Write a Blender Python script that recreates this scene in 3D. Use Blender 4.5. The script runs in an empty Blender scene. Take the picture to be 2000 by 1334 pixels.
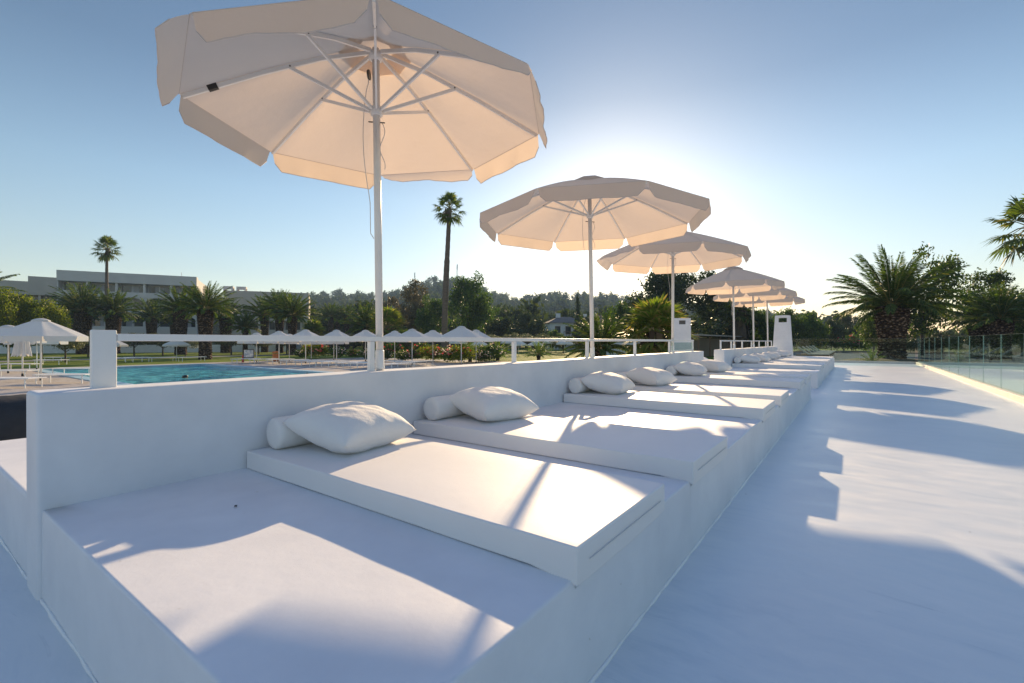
import bpy, bmesh, math, random
import numpy as np
from mathutils import Vector, Matrix, Quaternion, noise as mnoise

random.seed(7)
rng = np.random.default_rng(11)
PI = math.pi
scene = bpy.context.scene
C = scene.collection

# ------------------------------------------------------------------ site measures
U = 1.05                      # eye height over the terrace floor, metres
FPX = 916.0                   # focal length in pixels of a 2000 px wide picture
YAW = math.radians(36.1)
RX, RY = math.cos(YAW), math.sin(YAW)      # right vector
FX, FY = -math.sin(YAW), math.cos(YAW)     # forward vector


def at(px, py, d):
    """the point seen in direction (px, py) at depth d metres"""
    u = (px - 1000) / FPX
    lat = u * d
    return Vector((lat * RX + d * FX, lat * RY + d * FY, U + (667 - py) / FPX * d))


def on(px, py, z):
    """the point of the level z seen in direction (px, py)"""
    return at(px, py, (U - z) * FPX / (py - 667))


# ------------------------------------------------------------------ object helpers
def tag(o, label=None, cat=None, group=None, kind=None):
    if label: o['label'] = label
    if cat: o['category'] = cat
    if group: o['group'] = group
    if kind: o['kind'] = kind
    return o


def empty(name, loc=(0, 0, 0), rz=0.0):
    o = bpy.data.objects.new(name, None)
    C.objects.link(o)
    o.location = loc
    o.rotation_euler = (0, 0, rz)
    o.empty_display_size = 0.2
    return o


def link(name, me, parent=None, loc=None, rz=0.0):
    o = bpy.data.objects.new(name, me)
    C.objects.link(o)
    if parent: o.parent = parent
    if loc is not None: o.location = loc
    o.rotation_euler = (0, 0, rz)
    return o


def copy_tree(o, parent=None):
    c = o.copy()
    C.objects.link(c)
    if parent: c.parent = parent
    for ch in list(o.children):
        copy_tree(ch, c)
    return c


class MB:
    """collects vertices and faces for ONE mesh object"""
    def __init__(self):
        self.v = []; self.f = []; self.smooth = []

    def add(self, vs, fs, smooth=False):
        b = len(self.v)
        self.v.extend([tuple(p) for p in vs])
        for f in fs:
            self.f.append(tuple(i + b for i in f)); self.smooth.append(smooth)

    def box(self, x0, x1, y0, y1, z0, z1, M=None):
        vs = [Vector((x, y, z)) for z in (z0, z1) for x, y in ((x0, y0), (x1, y0), (x1, y1), (x0, y1))]
        if M is not None: vs = [M @ p for p in vs]
        self.add(vs, [(3, 2, 1, 0), (4, 5, 6, 7), (0, 1, 5, 4), (1, 2, 6, 5), (2, 3, 7, 6), (3, 0, 4, 7)])

    def bar(self, p, q, w, h, up=Vector((0, 0, 1))):
        p = Vector(p); q = Vector(q)
        d = (q - p).normalized()
        s = d.cross(up)
        if s.length < 1e-4: s = Vector((1, 0, 0))
        s.normalize(); t = s.cross(d).normalized()
        vs = []
        for c in (p, q):
            for a, b in ((-1, -1), (1, -1), (1, 1), (-1, 1)):
                vs.append(c + s * a * w / 2 + t * b * h / 2)
        self.add(vs, [(3, 2, 1, 0), (4, 5, 6, 7), (0, 1, 5, 4), (1, 2, 6, 5), (2, 3, 7, 6), (3, 0, 4, 7)])

    def tube(self, pts, rad, n=10, cap=True):
        pts = [Vector(p) for p in pts]
        if not hasattr(rad, '__len__'): rad = [rad] * len(pts)
        b = len(self.v)
        ref = Vector((1, 0, 0))
        for i, p in enumerate(pts):
            d = (pts[min(i + 1, len(pts) - 1)] - pts[max(i - 1, 0)])
            d.normalize()
            s = d.cross(ref)
            if s.length < 0.1: s = d.cross(Vector((0, 1, 0)))
            s.normalize(); t = d.cross(s)
            for k in range(n):
                a = 2 * PI * k / n
                self.v.append(tuple(p + (s * math.cos(a) + t * math.sin(a)) * rad[i]))
        for i in range(len(pts) - 1):
            for k in range(n):
                k2 = (k + 1) % n
                self.f.append((b + i * n + k, b + i * n + k2, b + (i + 1) * n + k2, b + (i + 1) * n + k)); self.smooth.append(True)
        if cap:
            self.f.append(tuple(b + k for k in range(n))[::-1]); self.smooth.append(False)
            e = b + (len(pts) - 1) * n
            self.f.append(tuple(e + k for k in range(n))); self.smooth.append(False)

    def lathe(self, prof, n=16, c=(0, 0, 0), cap=True):
        self.tube_z([(r, z) for r, z in prof], n, c, cap)

    def tube_z(self, prof, n, c, cap):
        b = len(self.v)
        for r, z in prof:
            for k in range(n):
                a = 2 * PI * k / n
                self.v.append((c[0] + r * math.cos(a), c[1] + r * math.sin(a), c[2] + z))
        m = len(prof)
        for i in range(m - 1):
            for k in range(n):
                k2 = (k + 1) % n
                self.f.append((b + i * n + k, b + i * n + k2, b + (i + 1) * n + k2, b + (i + 1) * n + k)); self.smooth.append(True)
        if cap:
            self.f.append(tuple(b + k for k in range(n))[::-1]); self.smooth.append(False)
            self.f.append(tuple(b + (m - 1) * n + k for k in range(n))); self.smooth.append(False)

    def grid(self, pts, smooth=True):
        """pts: list of rows of points"""
        b = len(self.v); m = len(pts[0])
        for r in pts: self.v.extend([tuple(p) for p in r])
        for i in range(len(pts) - 1):
            for j in range(m - 1):
                self.f.append((b + i * m + j, b + i * m + j + 1, b + (i + 1) * m + j + 1, b + (i + 1) * m + j)); self.smooth.append(smooth)

    def prism(self, poly, z0, z1, M=None):
        n = len(poly)
        vs = [Vector((x, y, z0)) for x, y in poly] + [Vector((x, y, z1)) for x, y in poly]
        if M is not None: vs = [M @ p for p in vs]
        fs = [tuple(range(n))[::-1], tuple(range(n, 2 * n))]
        for i in range(n): fs.append((i, (i + 1) % n, n + (i + 1) % n, n + i))
        self.add(vs, fs)

    def mesh(self, name, mat):
        me = bpy.data.meshes.new(name)
        me.from_pydata(self.v, [], self.f)
        me.polygons.foreach_set('use_smooth', self.smooth)
        me.materials.append(mat)
        me.update()
        return me

    def build(self, name, mat, parent=None, loc=None, rz=0.0):
        return link(name, self.mesh(name, mat), parent, loc, rz)


def np_mesh(name, verts, quads, mat):
    me = bpy.data.meshes.new(name)
    verts = np.asarray(verts, dtype=np.float32); quads = np.asarray(quads, dtype=np.int32)
    me.vertices.add(len(verts)); me.vertices.foreach_set('co', verts.ravel())
    n = len(quads); k = quads.shape[1]
    me.loops.add(n * k); me.loops.foreach_set('vertex_index', quads.ravel())
    me.polygons.add(n)
    me.polygons.foreach_set('loop_start', np.arange(0, n * k, k, dtype=np.int32))
    me.polygons.foreach_set('loop_total', np.full(n, k, dtype=np.int32))
    me.update(calc_edges=True)
    me.validate()
    me.materials.append(mat)
    return me


def soften(o, w=0.012, seg=3, angle=35):
    b = o.modifiers.new('bevel', 'BEVEL'); b.width = w; b.segments = seg; b.limit_method = 'ANGLE'
    b.angle_limit = math.radians(angle); b.harden_normals = True
    return o


# ------------------------------------------------------------------ materials
def new_mat(name):
    m = bpy.data.materials.new(name); m.use_nodes = True
    nt = m.node_tree; nt.nodes.clear()
    out = nt.nodes.new('ShaderNodeOutputMaterial')
    return m, nt, out


def N(nt, typ, **kw):
    n = nt.nodes.new(typ)
    for k, v in kw.items():
        if k in n.inputs.keys(): n.inputs[k].default_value = v
        else: setattr(n, k, v)
    return n


def ramp(nt, src, stops):
    r = nt.nodes.new('ShaderNodeValToRGB')
    el = r.color_ramp.elements
    while len(el) < len(stops): el.new(0.5)
    for e, (p, c) in zip(el, stops):
        e.position = p; e.color = (c[0], c[1], c[2], 1)
    nt.links.new(src, r.inputs['Fac'])
    return r


def surface(name, c1, c2, rough=0.6, scale=4.0, bump=0.15, bscale=40.0, stretch=(1, 1, 1), spec=0.5, detail=6.0, metal=0.0, dist=0.02, coord='Object', spots=None, rough2=None):
    """two-tone procedural surface with bump"""
    m, nt, out = new_mat(name); L = nt.links
    tc = N(nt, 'ShaderNodeTexCoord'); mp = N(nt, 'ShaderNodeMapping'); mp.inputs['Scale'].default_value = stretch
    L.new(tc.outputs[coord], mp.inputs['Vector'])
    n1 = N(nt, 'ShaderNodeTexNoise', Scale=scale, Detail=detail, Roughness=0.6)
    L.new(mp.outputs[0], n1.inputs['Vector'])
    r = ramp(nt, n1.outputs['Fac'], [(0.32, c1), (0.68, c2)])
    p = N(nt, 'ShaderNodeBsdfPrincipled', Roughness=rough, Metallic=metal)
    p.inputs['Specular IOR Level'].default_value = spec
    col = r.outputs['Color']
    if spots:
        vo = N(nt, 'ShaderNodeTexNoise', Scale=spots[0], Detail=3.0)
        L.new(tc.outputs[coord], vo.inputs['Vector'])
        sr = ramp(nt, vo.outputs['Fac'], [(spots[1], (0, 0, 0)), (spots[1] + 0.06, (1, 1, 1))])
        mx = N(nt, 'ShaderNodeMix', data_type='RGBA'); mx.inputs[7].default_value = (*spots[2], 1)
        L.new(sr.outputs['Color'], mx.inputs[0]); L.new(col, mx.inputs[6]); col = mx.outputs[2]
    L.new(col, p.inputs['Base Color'])
    if rough2 is not None:
        rr = N(nt, 'ShaderNodeMapRange'); rr.inputs['To Min'].default_value = rough; rr.inputs['To Max'].default_value = rough2
        rr.inputs['From Min'].default_value = 0.35; rr.inputs['From Max'].default_value = 0.65
        L.new(n1.outputs['Fac'], rr.inputs['Value']); L.new(rr.outputs[0], p.inputs['Roughness'])
    if bump:
        n2 = N(nt, 'ShaderNodeTexNoise', Scale=bscale, Detail=5.0, Roughness=0.6)
        L.new(mp.outputs[0], n2.inputs['Vector'])
        b = N(nt, 'ShaderNodeBump', Strength=bump, Distance=dist)
        L.new(n2.outputs['Fac'], b.inputs['Height']); L.new(b.outputs[0], p.inputs['Normal'])
    L.new(p.outputs[0], out.inputs['Surface'])
    return m


def leaf_mat(name, stops, trans=0.35, tint=(1.5, 1.7, 0.6), rough=0.5, big=0.0):
    """foliage: colour varies leaf by leaf, light passes through"""
    m, nt, out = new_mat(name); L = nt.links
    g = N(nt, 'ShaderNodeNewGeometry')
    r = ramp(nt, g.outputs['Random Per Island'], stops)
    p = N(nt, 'ShaderNodeBsdfPrincipled', Roughness=rough); p.inputs['Specular IOR Level'].default_value = 0.3
    L.new(r.outputs['Color'], p.inputs['Base Color'])
    t = N(nt, 'ShaderNodeBsdfTranslucent')
    mu = N(nt, 'ShaderNodeMix', data_type='RGBA', blend_type='MULTIPLY'); mu.inputs[0].default_value = 1
    mu.inputs[7].default_value = (*tint, 1)
    L.new(r.outputs['Color'], mu.inputs[6]); L.new(mu.outputs[2], t.inputs['Color'])
    mx = N(nt, 'ShaderNodeMixShader'); mx.inputs[0].default_value = trans
    L.new(p.outputs[0], mx.inputs[1]); L.new(t.outputs[0], mx.inputs[2]); L.new(mx.outputs[0], out.inputs['Surface'])
    return m


def cloth_mat(name, col, tcol, trans):
    m, nt, out = new_mat(name); L = nt.links
    tc = N(nt, 'ShaderNodeTexCoord')
    n1 = N(nt, 'ShaderNodeTexNoise', Scale=3.0, Detail=4.0); L.new(tc.outputs['Object'], n1.inputs['Vector'])
    r = ramp(nt, n1.outputs['Fac'], [(0.3, [c * 0.95 for c in col]), (0.7, col)])
    n2 = N(nt, 'ShaderNodeTexNoise', Scale=420.0, Detail=2.0); L.new(tc.outputs['Object'], n2.inputs['Vector'])
    n3 = N(nt, 'ShaderNodeTexNoise', Scale=7.0, Detail=4.0); L.new(tc.outputs['Object'], n3.inputs['Vector'])
    b0 = N(nt, 'ShaderNodeBump', Strength=0.25, Distance=0.02); L.new(n3.outputs['Fac'], b0.inputs['Height'])
    b = N(nt, 'ShaderNodeBump', Strength=0.12, Distance=0.002); L.new(n2.outputs['Fac'], b.inputs['Height']); L.new(b0.outputs[0], b.inputs['Normal'])
    d = N(nt, 'ShaderNodeBsdfDiffuse', Roughness=0.6); t = N(nt, 'ShaderNodeBsdfTranslucent')
    t.inputs['Color'].default_value = (*tcol, 1)
    L.new(r.outputs['Color'], d.inputs['Color']); L.new(b.outputs[0], d.inputs['Normal']); L.new(b0.outputs[0], t.inputs['Normal'])
    mx = N(nt, 'ShaderNodeMixShader'); mx.inputs[0].default_value = trans
    L.new(d.outputs[0], mx.inputs[1]); L.new(t.outputs[0], mx.inputs[2]); L.new(mx.outputs[0], out.inputs['Surface'])
    return m


M = {}
M['plaster'] = surface('white plaster', (.685, .70, .745), (.80, .81, .845), .55, 2.2, .10, 16, spec=.35, dist=.012, spots=(31, .735, (.62, .62, .63)))
def deck_mat():
    m, nt, out = new_mat('brushed white screed'); L = nt.links
    tc = N(nt, 'ShaderNodeTexCoord')
    mp = N(nt, 'ShaderNodeMapping'); mp.inputs['Scale'].default_value = (1.0, 3.2, 1.0); mp.inputs['Rotation'].default_value = (0, 0, .25)
    L.new(tc.outputs['Object'], mp.inputs['Vector'])
    wob = N(nt, 'ShaderNodeTexNoise', Scale=.9, Detail=3.0); L.new(tc.outputs['Object'], wob.inputs['Vector'])
    va = N(nt, 'ShaderNodeVectorMath', operation='MULTIPLY_ADD'); va.inputs[1].default_value = (1.6, 1.6, 0)
    L.new(wob.outputs['Color'], va.inputs[0]); L.new(mp.outputs[0], va.inputs[2])
    n1 = N(nt, 'ShaderNodeTexNoise', Scale=2.6, Detail=9.0, Roughness=.68); L.new(va.outputs[0], n1.inputs['Vector'])
    n0 = N(nt, 'ShaderNodeTexNoise', Scale=.55, Detail=4.0); L.new(tc.outputs['Object'], n0.inputs['Vector'])
    ad = N(nt, 'ShaderNodeMath', operation='ADD'); L.new(n1.outputs['Fac'], ad.inputs[0]); L.new(n0.outputs['Fac'], ad.inputs[1])
    r = ramp(nt, ad.outputs[0], [(.38, (.60, .65, .71)), (.46, (.68, .715, .76)), (.54, (.73, .755, .785)), (.64, (.79, .80, .82))])
    hv = N(nt, 'ShaderNodeMath', operation='MULTIPLY'); hv.inputs[1].default_value = .5; L.new(ad.outputs[0], hv.inputs[0])
    L.new(hv.outputs[0], r.inputs['Fac'])
    # dark specks
    sp = N(nt, 'ShaderNodeTexVoronoi', Scale=2.6); L.new(tc.outputs['Object'], sp.inputs['Vector'])
    sr = ramp(nt, sp.outputs['Distance'], [(.012, (1, 1, 1)), (.016, (0, 0, 0))])
    mx = N(nt, 'ShaderNodeMix', data_type='RGBA'); mx.inputs[7].default_value = (.16, .16, .18, 1)
    L.new(sr.outputs['Color'], mx.inputs[0]); L.new(r.outputs['Color'], mx.inputs[6])
    # thin trowel scratches
    mp2 = N(nt, 'ShaderNodeMapping'); mp2.inputs['Scale'].default_value = (1.0, 9.0, 1.0); mp2.inputs['Rotation'].default_value = (0, 0, .12)
    L.new(tc.outputs['Object'], mp2.inputs['Vector'])
    va2 = N(nt, 'ShaderNodeVectorMath', operation='MULTIPLY_ADD'); va2.inputs[1].default_value = (2.2, 2.2, 0)
    L.new(wob.outputs['Color'], va2.inputs[0]); L.new(mp2.outputs[0], va2.inputs[2])
    sc_ = N(nt, 'ShaderNodeTexNoise', Scale=2.4, Detail=10.0, Roughness=.72); L.new(va2.outputs[0], sc_.inputs['Vector'])
    sk = ramp(nt, sc_.outputs['Fac'], [(.30, (.80, .82, .85)), (.385, (1, 1, 1)), (.60, (1, 1, 1)), (.70, (1.06, 1.06, 1.05))])
    ms = N(nt, 'ShaderNodeMix', data_type='RGBA', blend_type='MULTIPLY'); ms.inputs[0].default_value = 1
    L.new(mx.outputs[2], ms.inputs[6]); L.new(sk.outputs['Color'], ms.inputs[7])
    p = N(nt, 'ShaderNodeBsdfPrincipled'); p.inputs['Specular IOR Level'].default_value = .5
    L.new(ms.outputs[2], p.inputs['Base Color'])
    rr = N(nt, 'ShaderNodeMapRange'); rr.inputs['From Min'].default_value = .35; rr.inputs['From Max'].default_value = .65
    rr.inputs['To Min'].default_value = .30; rr.inputs['To Max'].default_value = .50
    L.new(n1.outputs['Fac'], rr.inputs['Value']); L.new(rr.outputs[0], p.inputs['Roughness'])
    n2 = N(nt, 'ShaderNodeTexNoise', Scale=5.0, Detail=8.0, Roughness=.65); L.new(va.outputs[0], n2.inputs['Vector'])
    b1 = N(nt, 'ShaderNodeBump', Strength=.10, Distance=.012); L.new(n2.outputs['Fac'], b1.inputs['Height'])
    n3 = N(nt, 'ShaderNodeTexNoise', Scale=1.3, Detail=3.0); L.new(tc.outputs['Object'], n3.inputs['Vector'])
    b2 = N(nt, 'ShaderNodeBump', Strength=.12, Distance=.02); L.new(n3.outputs['Fac'], b2.inputs['Height']); L.new(b1.outputs[0], b2.inputs['Normal'])
    L.new(b2.outputs[0], p.inputs['Normal'])
    L.new(p.outputs[0], out.inputs['Surface'])
    return m
M['deck'] = deck_mat()
M['bead'] = surface('white sealant', (.84, .84, .85), (.88, .88, .88), .35, 20, .2, 60)
M['rail'] = surface('white metal paint', (.78, .78, .78), (.82, .82, .82), .4, 6, .06, 60, spec=.5, dist=.004)
M['alu'] = surface('white umbrella frame', (.76, .74, .72), (.82, .80, .78), .35, 8, .04, 80, dist=.003)
M['screw'] = surface('dark screw metal', (.05, .045, .04), (.09, .08, .07), .45, 30, 0)
M['black'] = surface('black plastic', (.015, .015, .017), (.03, .03, .03), .5, 10, .1)
M['canopy'] = cloth_mat('cream canopy cloth', (.71, .645, .595), (.78, .62, .49), .42)
M['pool_canopy'] = cloth_mat('white canopy cloth', (.80, .80, .80), (.80, .76, .70), .25)
M['mattress'] = surface('white vinyl cushion', (.785, .77, .775), (.815, .80, .80), .55, 3, .10, 9, spec=.35, dist=.012)
M['pillow'] = surface('white cushion cloth', (.79, .775, .77), (.83, .815, .805), .75, 4, .35, 14, spec=.2, dist=.02)
M['hem'] = surface('taupe hem tape', (.52, .45, .41), (.60, .52, .48), .8, 60, .1)
M['zip'] = surface('grey zip tape', (.56, .55, .55), (.64, .63, .63), .7, 40, .2, 200)
M['cord'] = surface('white cord', (.6, .58, .56), (.7, .68, .66), .8, 60, .2, 300)
M['ground'] = surface('dry ground', (.12, .115, .07), (.18, .16, .10), .9, .3, .3, 6, spec=.02)
M['lawn'] = surface('lawn grass', (.10, .15, .02), (.20, .24, .04), .85, .7, .8, 30, spec=.1, dist=.05, detail=9)
M['paving'] = surface('terrace paving', (.36, .325, .30), (.46, .42, .39), .75, 1.2, .2, 14, stretch=(1, 6, 1), spec=.2)
M['sand'] = surface('gravel in shade tone', (.12, .105, .085), (.18, .155, .125), .9, 1.0, .4, 25, spec=.02)  # gravel colour darkened so the garden terrace reads as shadowed
M['pale_floor'] = surface('pale terrace floor', (.70, .69, .66), (.78, .77, .74), .6, 1.0, .1, 20, spec=.3)
M['stone'] = surface('cream marble kerb', (.64, .575, .49), (.73, .66, .57), .5, 3, .1, 30, spec=.4)
M['blue_tile'] = surface('pale blue pool tile', (.30, .46, .56), (.38, .54, .63), .4, 5, .1, 40)
M['asphalt'] = surface('grey path', (.13, .13, .14), (.18, .18, .19), .9, 2, .2, 40)
M['hotel'] = surface('pale grey render', (.56, .55, .545), (.62, .61, .60), .85, .5, .15, 6, spec=.1)
M['hotel_warm'] = surface('beige render', (.44, .41, .37), (.50, .47, .43), .85, .5, .15, 6, spec=.1)
M['recess'] = surface('shade dark recess', (.15, .145, .14), (.20, .195, .185), .8, .8, .1, 6, spec=.1)  # grey darkened so that recesses look deep in shade
M['glazing'] = surface('dark window glass', (.03, .04, .05), (.06, .075, .09), .12, .6, 0, spec=.6)
M['curtain'] = surface('pale curtain', (.35, .36, .38), (.44, .45, .47), .8, 3, .1, 20)
M['roof_tile'] = surface('dark roof tile', (.12, .10, .09), (.20, .17, .15), .8, 6, .5, 25, stretch=(1, 4, 1))
M['red_tile'] = surface('terracotta roof tile', (.30, .15, .09), (.42, .23, .14), .8, 6, .5, 25)
M['white_wall'] = surface('white house wall', (.68, .68, .68), (.76, .76, .75), .8, 2, .1, 20, spec=.2)
M['wood'] = surface('brown timber', (.14, .085, .05), (.24, .15, .09), .7, 2, .3, 20, stretch=(8, 8, 1))
M['reed'] = surface('dry reed screen', (.15, .11, .075), (.27, .21, .145), .9, 3, .6, 30, stretch=(14, 14, .6))
M['bark'] = surface('grey brown bark', (.055, .045, .035), (.12, .095, .07), .9, 5, .8, 18, stretch=(1, 1, .3))
M['palm_bark'] = surface('palm trunk stubs', (.06, .042, .032), (.20, .145, .11), .9, 9, 1.0, 14, dist=.06)
def stub_mat():
    m, nt, out = new_mat('palm trunk with cut leaf stubs'); L = nt.links
    tc = N(nt, 'ShaderNodeTexCoord'); mp = N(nt, 'ShaderNodeMapping'); mp.inputs['Scale'].default_value = (1, 1, 1.5)
    L.new(tc.outputs['Object'], mp.inputs['Vector'])
    v = N(nt, 'ShaderNodeTexVoronoi', Scale=5.2); L.new(mp.outputs[0], v.inputs['Vector'])
    r_ = ramp(nt, v.outputs['Distance'], [(.12, (.36, .28, .22)), (.28, (.17, .12, .09)), (.5, (.045, .03, .024))])
    p = N(nt, 'ShaderNodeBsdfPrincipled', Roughness=.9); p.inputs['Specular IOR Level'].default_value = .1
    b = N(nt, 'ShaderNodeBump', Strength=1.0, Distance=.12); b.invert = True; L.new(v.outputs['Distance'], b.inputs['Height'])
    L.new(b.outputs[0], p.inputs['Normal']); L.new(r_.outputs['Color'], p.inputs['Base Color']); L.new(p.outputs[0], out.inputs['Surface'])
    return m
M['palm_bark'] = stub_mat()
M['tall_bark'] = surface('ringed palm trunk', (.10, .075, .06), (.19, .15, .12), .9, 2, .7, 6, stretch=(1, 1, 7), dist=.04)
M['skin'] = surface('light brown skin', (.42, .25, .17), (.48, .29, .20), .5, 6, .05, 40)  # nearly even light brown tone
M['hair'] = surface('dark wet hair', (.012, .009, .008), (.03, .022, .018), .4, 40, .3, 90)
M['dark_cover'] = surface('dark grey cover cloth', (.028, .03, .034), (.045, .047, .052), .8, 4, .3, 30, spec=.2)
M['orange'] = surface('rust orange paint', (.45, .15, .05), (.55, .20, .07), .6, 6, .1)
M['red'] = surface('red paint', (.45, .05, .03), (.55, .07, .05), .5, 6, .1)
M['steel'] = surface('galvanised lattice', (.30, .28, .28), (.38, .36, .36), .5, 4, 0, metal=.3)
M['hill'] = surface('wooded hillside', (.045, .06, .03), (.08, .095, .05), .95, .02, .3, .2, spec=0)
M['picture'] = surface('pale notice panels', (.20, .28, .42), (.74, .74, .76), .5, 4.5, 0, detail=1)
M['beige_cushion'] = surface('beige lounger cushion', (.62, .56, .46), (.70, .64, .54), .8, 4, .2, 20)
M['soil'] = surface('planter soil', (.07, .055, .035), (.15, .11, .075), .95, 3, .8, 18)

M['phoenix'] = leaf_mat('date palm leaflets', [(0, (.032, .06, .02)), (.5, (.06, .105, .03)), (.85, (.10, .145, .038)), (1, (.21, .19, .06))], .4)
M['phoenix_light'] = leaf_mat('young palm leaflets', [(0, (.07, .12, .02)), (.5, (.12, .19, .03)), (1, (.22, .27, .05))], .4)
M['rachis'] = surface('palm leaf stalk', (.20, .19, .05), (.30, .25, .09), .6, 3, 0)
M['fan'] = leaf_mat('fan palm blades', [(0, (.05, .085, .02)), (.5, (.09, .13, .03)), (.85, (.14, .17, .04)), (1, (.30, .22, .10))], .4)
M['fan_light'] = leaf_mat('yellow green fan palm blades', [(0, (.10, .15, .025)), (.5, (.17, .21, .04)), (.8, (.26, .25, .07)), (1, (.42, .26, .14))], .45)  # paler, yellower blades than the other fan palms
M['dry_skirt'] = leaf_mat('dead palm leaves', [(0, (.10, .07, .045)), (1, (.20, .15, .10))], .2, (1.3, 1.1, .8))
M['leaf_green'] = leaf_mat('green leaves', [(0, (.03, .06, .015)), (.6, (.055, .10, .02)), (1, (.12, .17, .03))], .4)
M['leaf_dark'] = leaf_mat('dark evergreen leaves', [(0, (.018, .032, .014)), (.6, (.035, .055, .022)), (1, (.07, .085, .035))], .25)
M['leaf_brown'] = leaf_mat('brownish leaves', [(0, (.06, .055, .03)), (.6, (.10, .09, .045)), (1, (.15, .125, .06))], .3, (1.3, 1.2, .7))
M['leaf_yellow'] = leaf_mat('yellow green leaves', [(0, (.06, .09, .012)), (.5, (.13, .16, .02)), (1, (.26, .26, .03))], .45)
M['leaf_olive'] = leaf_mat('olive leaves', [(0, (.09, .11, .06)), (.6, (.15, .17, .095)), (1, (.24, .25, .15))], .3, (1.2, 1.2, .8))
M['leaf_plane'] = leaf_mat('broad plane tree leaves', [(0, (.028, .045, .012)), (.6, (.05, .08, .018)), (1, (.12, .15, .03))], .45)
M['leaf_pine'] = leaf_mat('pine needles', [(0, (.025, .042, .022)), (.6, (.045, .065, .03)), (1, (.08, .10, .045))], .2)
M['far_leaf'] = leaf_mat('far wood leaves', [(0, (.022, .036, .02)), (.6, (.045, .062, .028)), (1, (.085, .10, .045))], .25, rough=.9)
M['flower_red'] = leaf_mat('red petals', [(0, (.50, .03, .03)), (.6, (.62, .10, .10)), (1, (.75, .35, .35))], .3, (1.2, 1, 1))
M['flower_pale'] = leaf_mat('pale petals', [(0, (.75, .70, .62)), (.6, (.78, .62, .50)), (1, (.80, .55, .50))], .3, (1, 1, 1))


def glass_mat():
    m, nt, out = new_mat('clear green edged glass'); L = nt.links
    t = N(nt, 'ShaderNodeBsdfTransparent'); t.inputs['Color'].default_value = (.80, .89, .87, 1)
    g = N(nt, 'ShaderNodeBsdfGlossy', Roughness=.02); g.inputs['Color'].default_value = (.9, .95, .95, 1)
    lw_ = N(nt, 'ShaderNodeLayerWeight', Blend=.5)
    pw = N(nt, 'ShaderNodeMath', operation='POWER'); pw.inputs[1].default_value = 5.0; L.new(lw_.outputs['Facing'], pw.inputs[0])
    fr = N(nt, 'ShaderNodeMath', operation='MULTIPLY_ADD'); fr.inputs[1].default_value = .5; fr.inputs[2].default_value = .012
    L.new(pw.outputs[0], fr.inputs[0])
    mx = N(nt, 'ShaderNodeMixShader')
    L.new(fr.outputs[0], mx.inputs[0]); L.new(t.outputs[0], mx.inputs[1]); L.new(g.outputs[0], mx.inputs[2])
    L.new(mx.outputs[0], out.inputs['Surface'])
    return m
M['glass'] = glass_mat()
M['glass_edge'] = surface('green glass edge', (.52, .62, .58), (.6, .7, .66), .2, 4, 0)


def water_mat():
    m, nt, out = new_mat('pool water'); L = nt.links
    tc = N(nt, 'ShaderNodeTexCoord')
    n0 = N(nt, 'ShaderNodeTexNoise', Scale=1.7, Detail=4.0, Distortion=1.2); L.new(tc.outputs['Object'], n0.inputs['Vector'])
    r = ramp(nt, n0.outputs['Fac'], [(.40, (.01, .17, .22)), (.60, (.13, .58, .62))])  # ripple refraction and glints painted as dark and bright water colour
    n1 = N(nt, 'ShaderNodeTexNoise', Scale=1.6, Detail=5.0, Roughness=.6, Distortion=.6); L.new(tc.outputs['Object'], n1.inputs['Vector'])
    b = N(nt, 'ShaderNodeBump', Strength=.9, Distance=.22); L.new(n1.outputs['Fac'], b.inputs['Height'])
    p = N(nt, 'ShaderNodeBsdfPrincipled', Roughness=.08, IOR=1.14)
    L.new(r.outputs['Color'], p.inputs['Base Color']); L.new(b.outputs[0], p.inputs['Normal'])
    L.new(p.outputs[0], out.inputs['Surface'])
    return m
M['water'] = water_mat()

# ------------------------------------------------------------------ ground, pool, lawn
ZP = -0.55                                   # pool terrace level
ZB = -0.15                                   # garden level behind the glass


def sheet(name, x0, x1, y0, y1, z, mat, nx=1, ny=1):
    mb = MB()
    mb.grid([[(x0 + (x1 - x0) * i / nx, y0 + (y1 - y0) * j / ny, z) for i in range(nx + 1)] for j in range(ny + 1)], False)
    o = mb.build(name, mat); tag(o, kind='structure')
    return o


sheet('ground', -3000, 3000, -3000, 3000, -0.72, M['ground'])
PX0, PX1, PY0, PY1 = -37.1, -19.0, 5.76, 13.7
lw = MB()
lw.box(-150, -39.6, -60, 140, -.9, -.56)
lw.box(-39.595, 2, 30.0, 140, -.9, -.56)
tag(lw.build('lawn', M['lawn']), kind='structure')
tp = MB()
tp.box(-39.59, PX0 - .5, -60, 29.995, -1.0, ZP)
tp.box(PX1 + .5, -4.84, -60, 29.995, -1.0, ZP)
tp.box(PX0 - .497, PX1 + .497, -60, PY0 - .5, -1.0, ZP)
tp.box(PX0 - .497, PX1 + .497, PY1 + .5, 29.995, -1.0, ZP)
tag(tp.build('pool_terrace', M['paving']), kind='structure')
rim = MB()
rim.box(PX0 - .49, PX0, PY0 - .49, PY1 + .49, -2.2, ZP + .03)
rim.box(PX1, PX1 + .49, PY0 - .49, PY1 + .49, -2.2, ZP + .03)
rim.box(PX0 + .003, PX1 - .003, PY0 - .49, PY0, -2.2, ZP + .03)
rim.box(PX0 + .003, PX1 - .003, PY1, PY1 + .49, -2.2, ZP + .03)
tag(rim.build('pool_rim', M['blue_tile']), kind='structure')
sheet('pool_water', PX0 + .002, PX1 - .002, PY0 + .002, PY1 - .002, ZP - .09, M['water'])
sheet('path', -57, -53.5, -40, 60, -.552, M['asphalt'])

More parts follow.
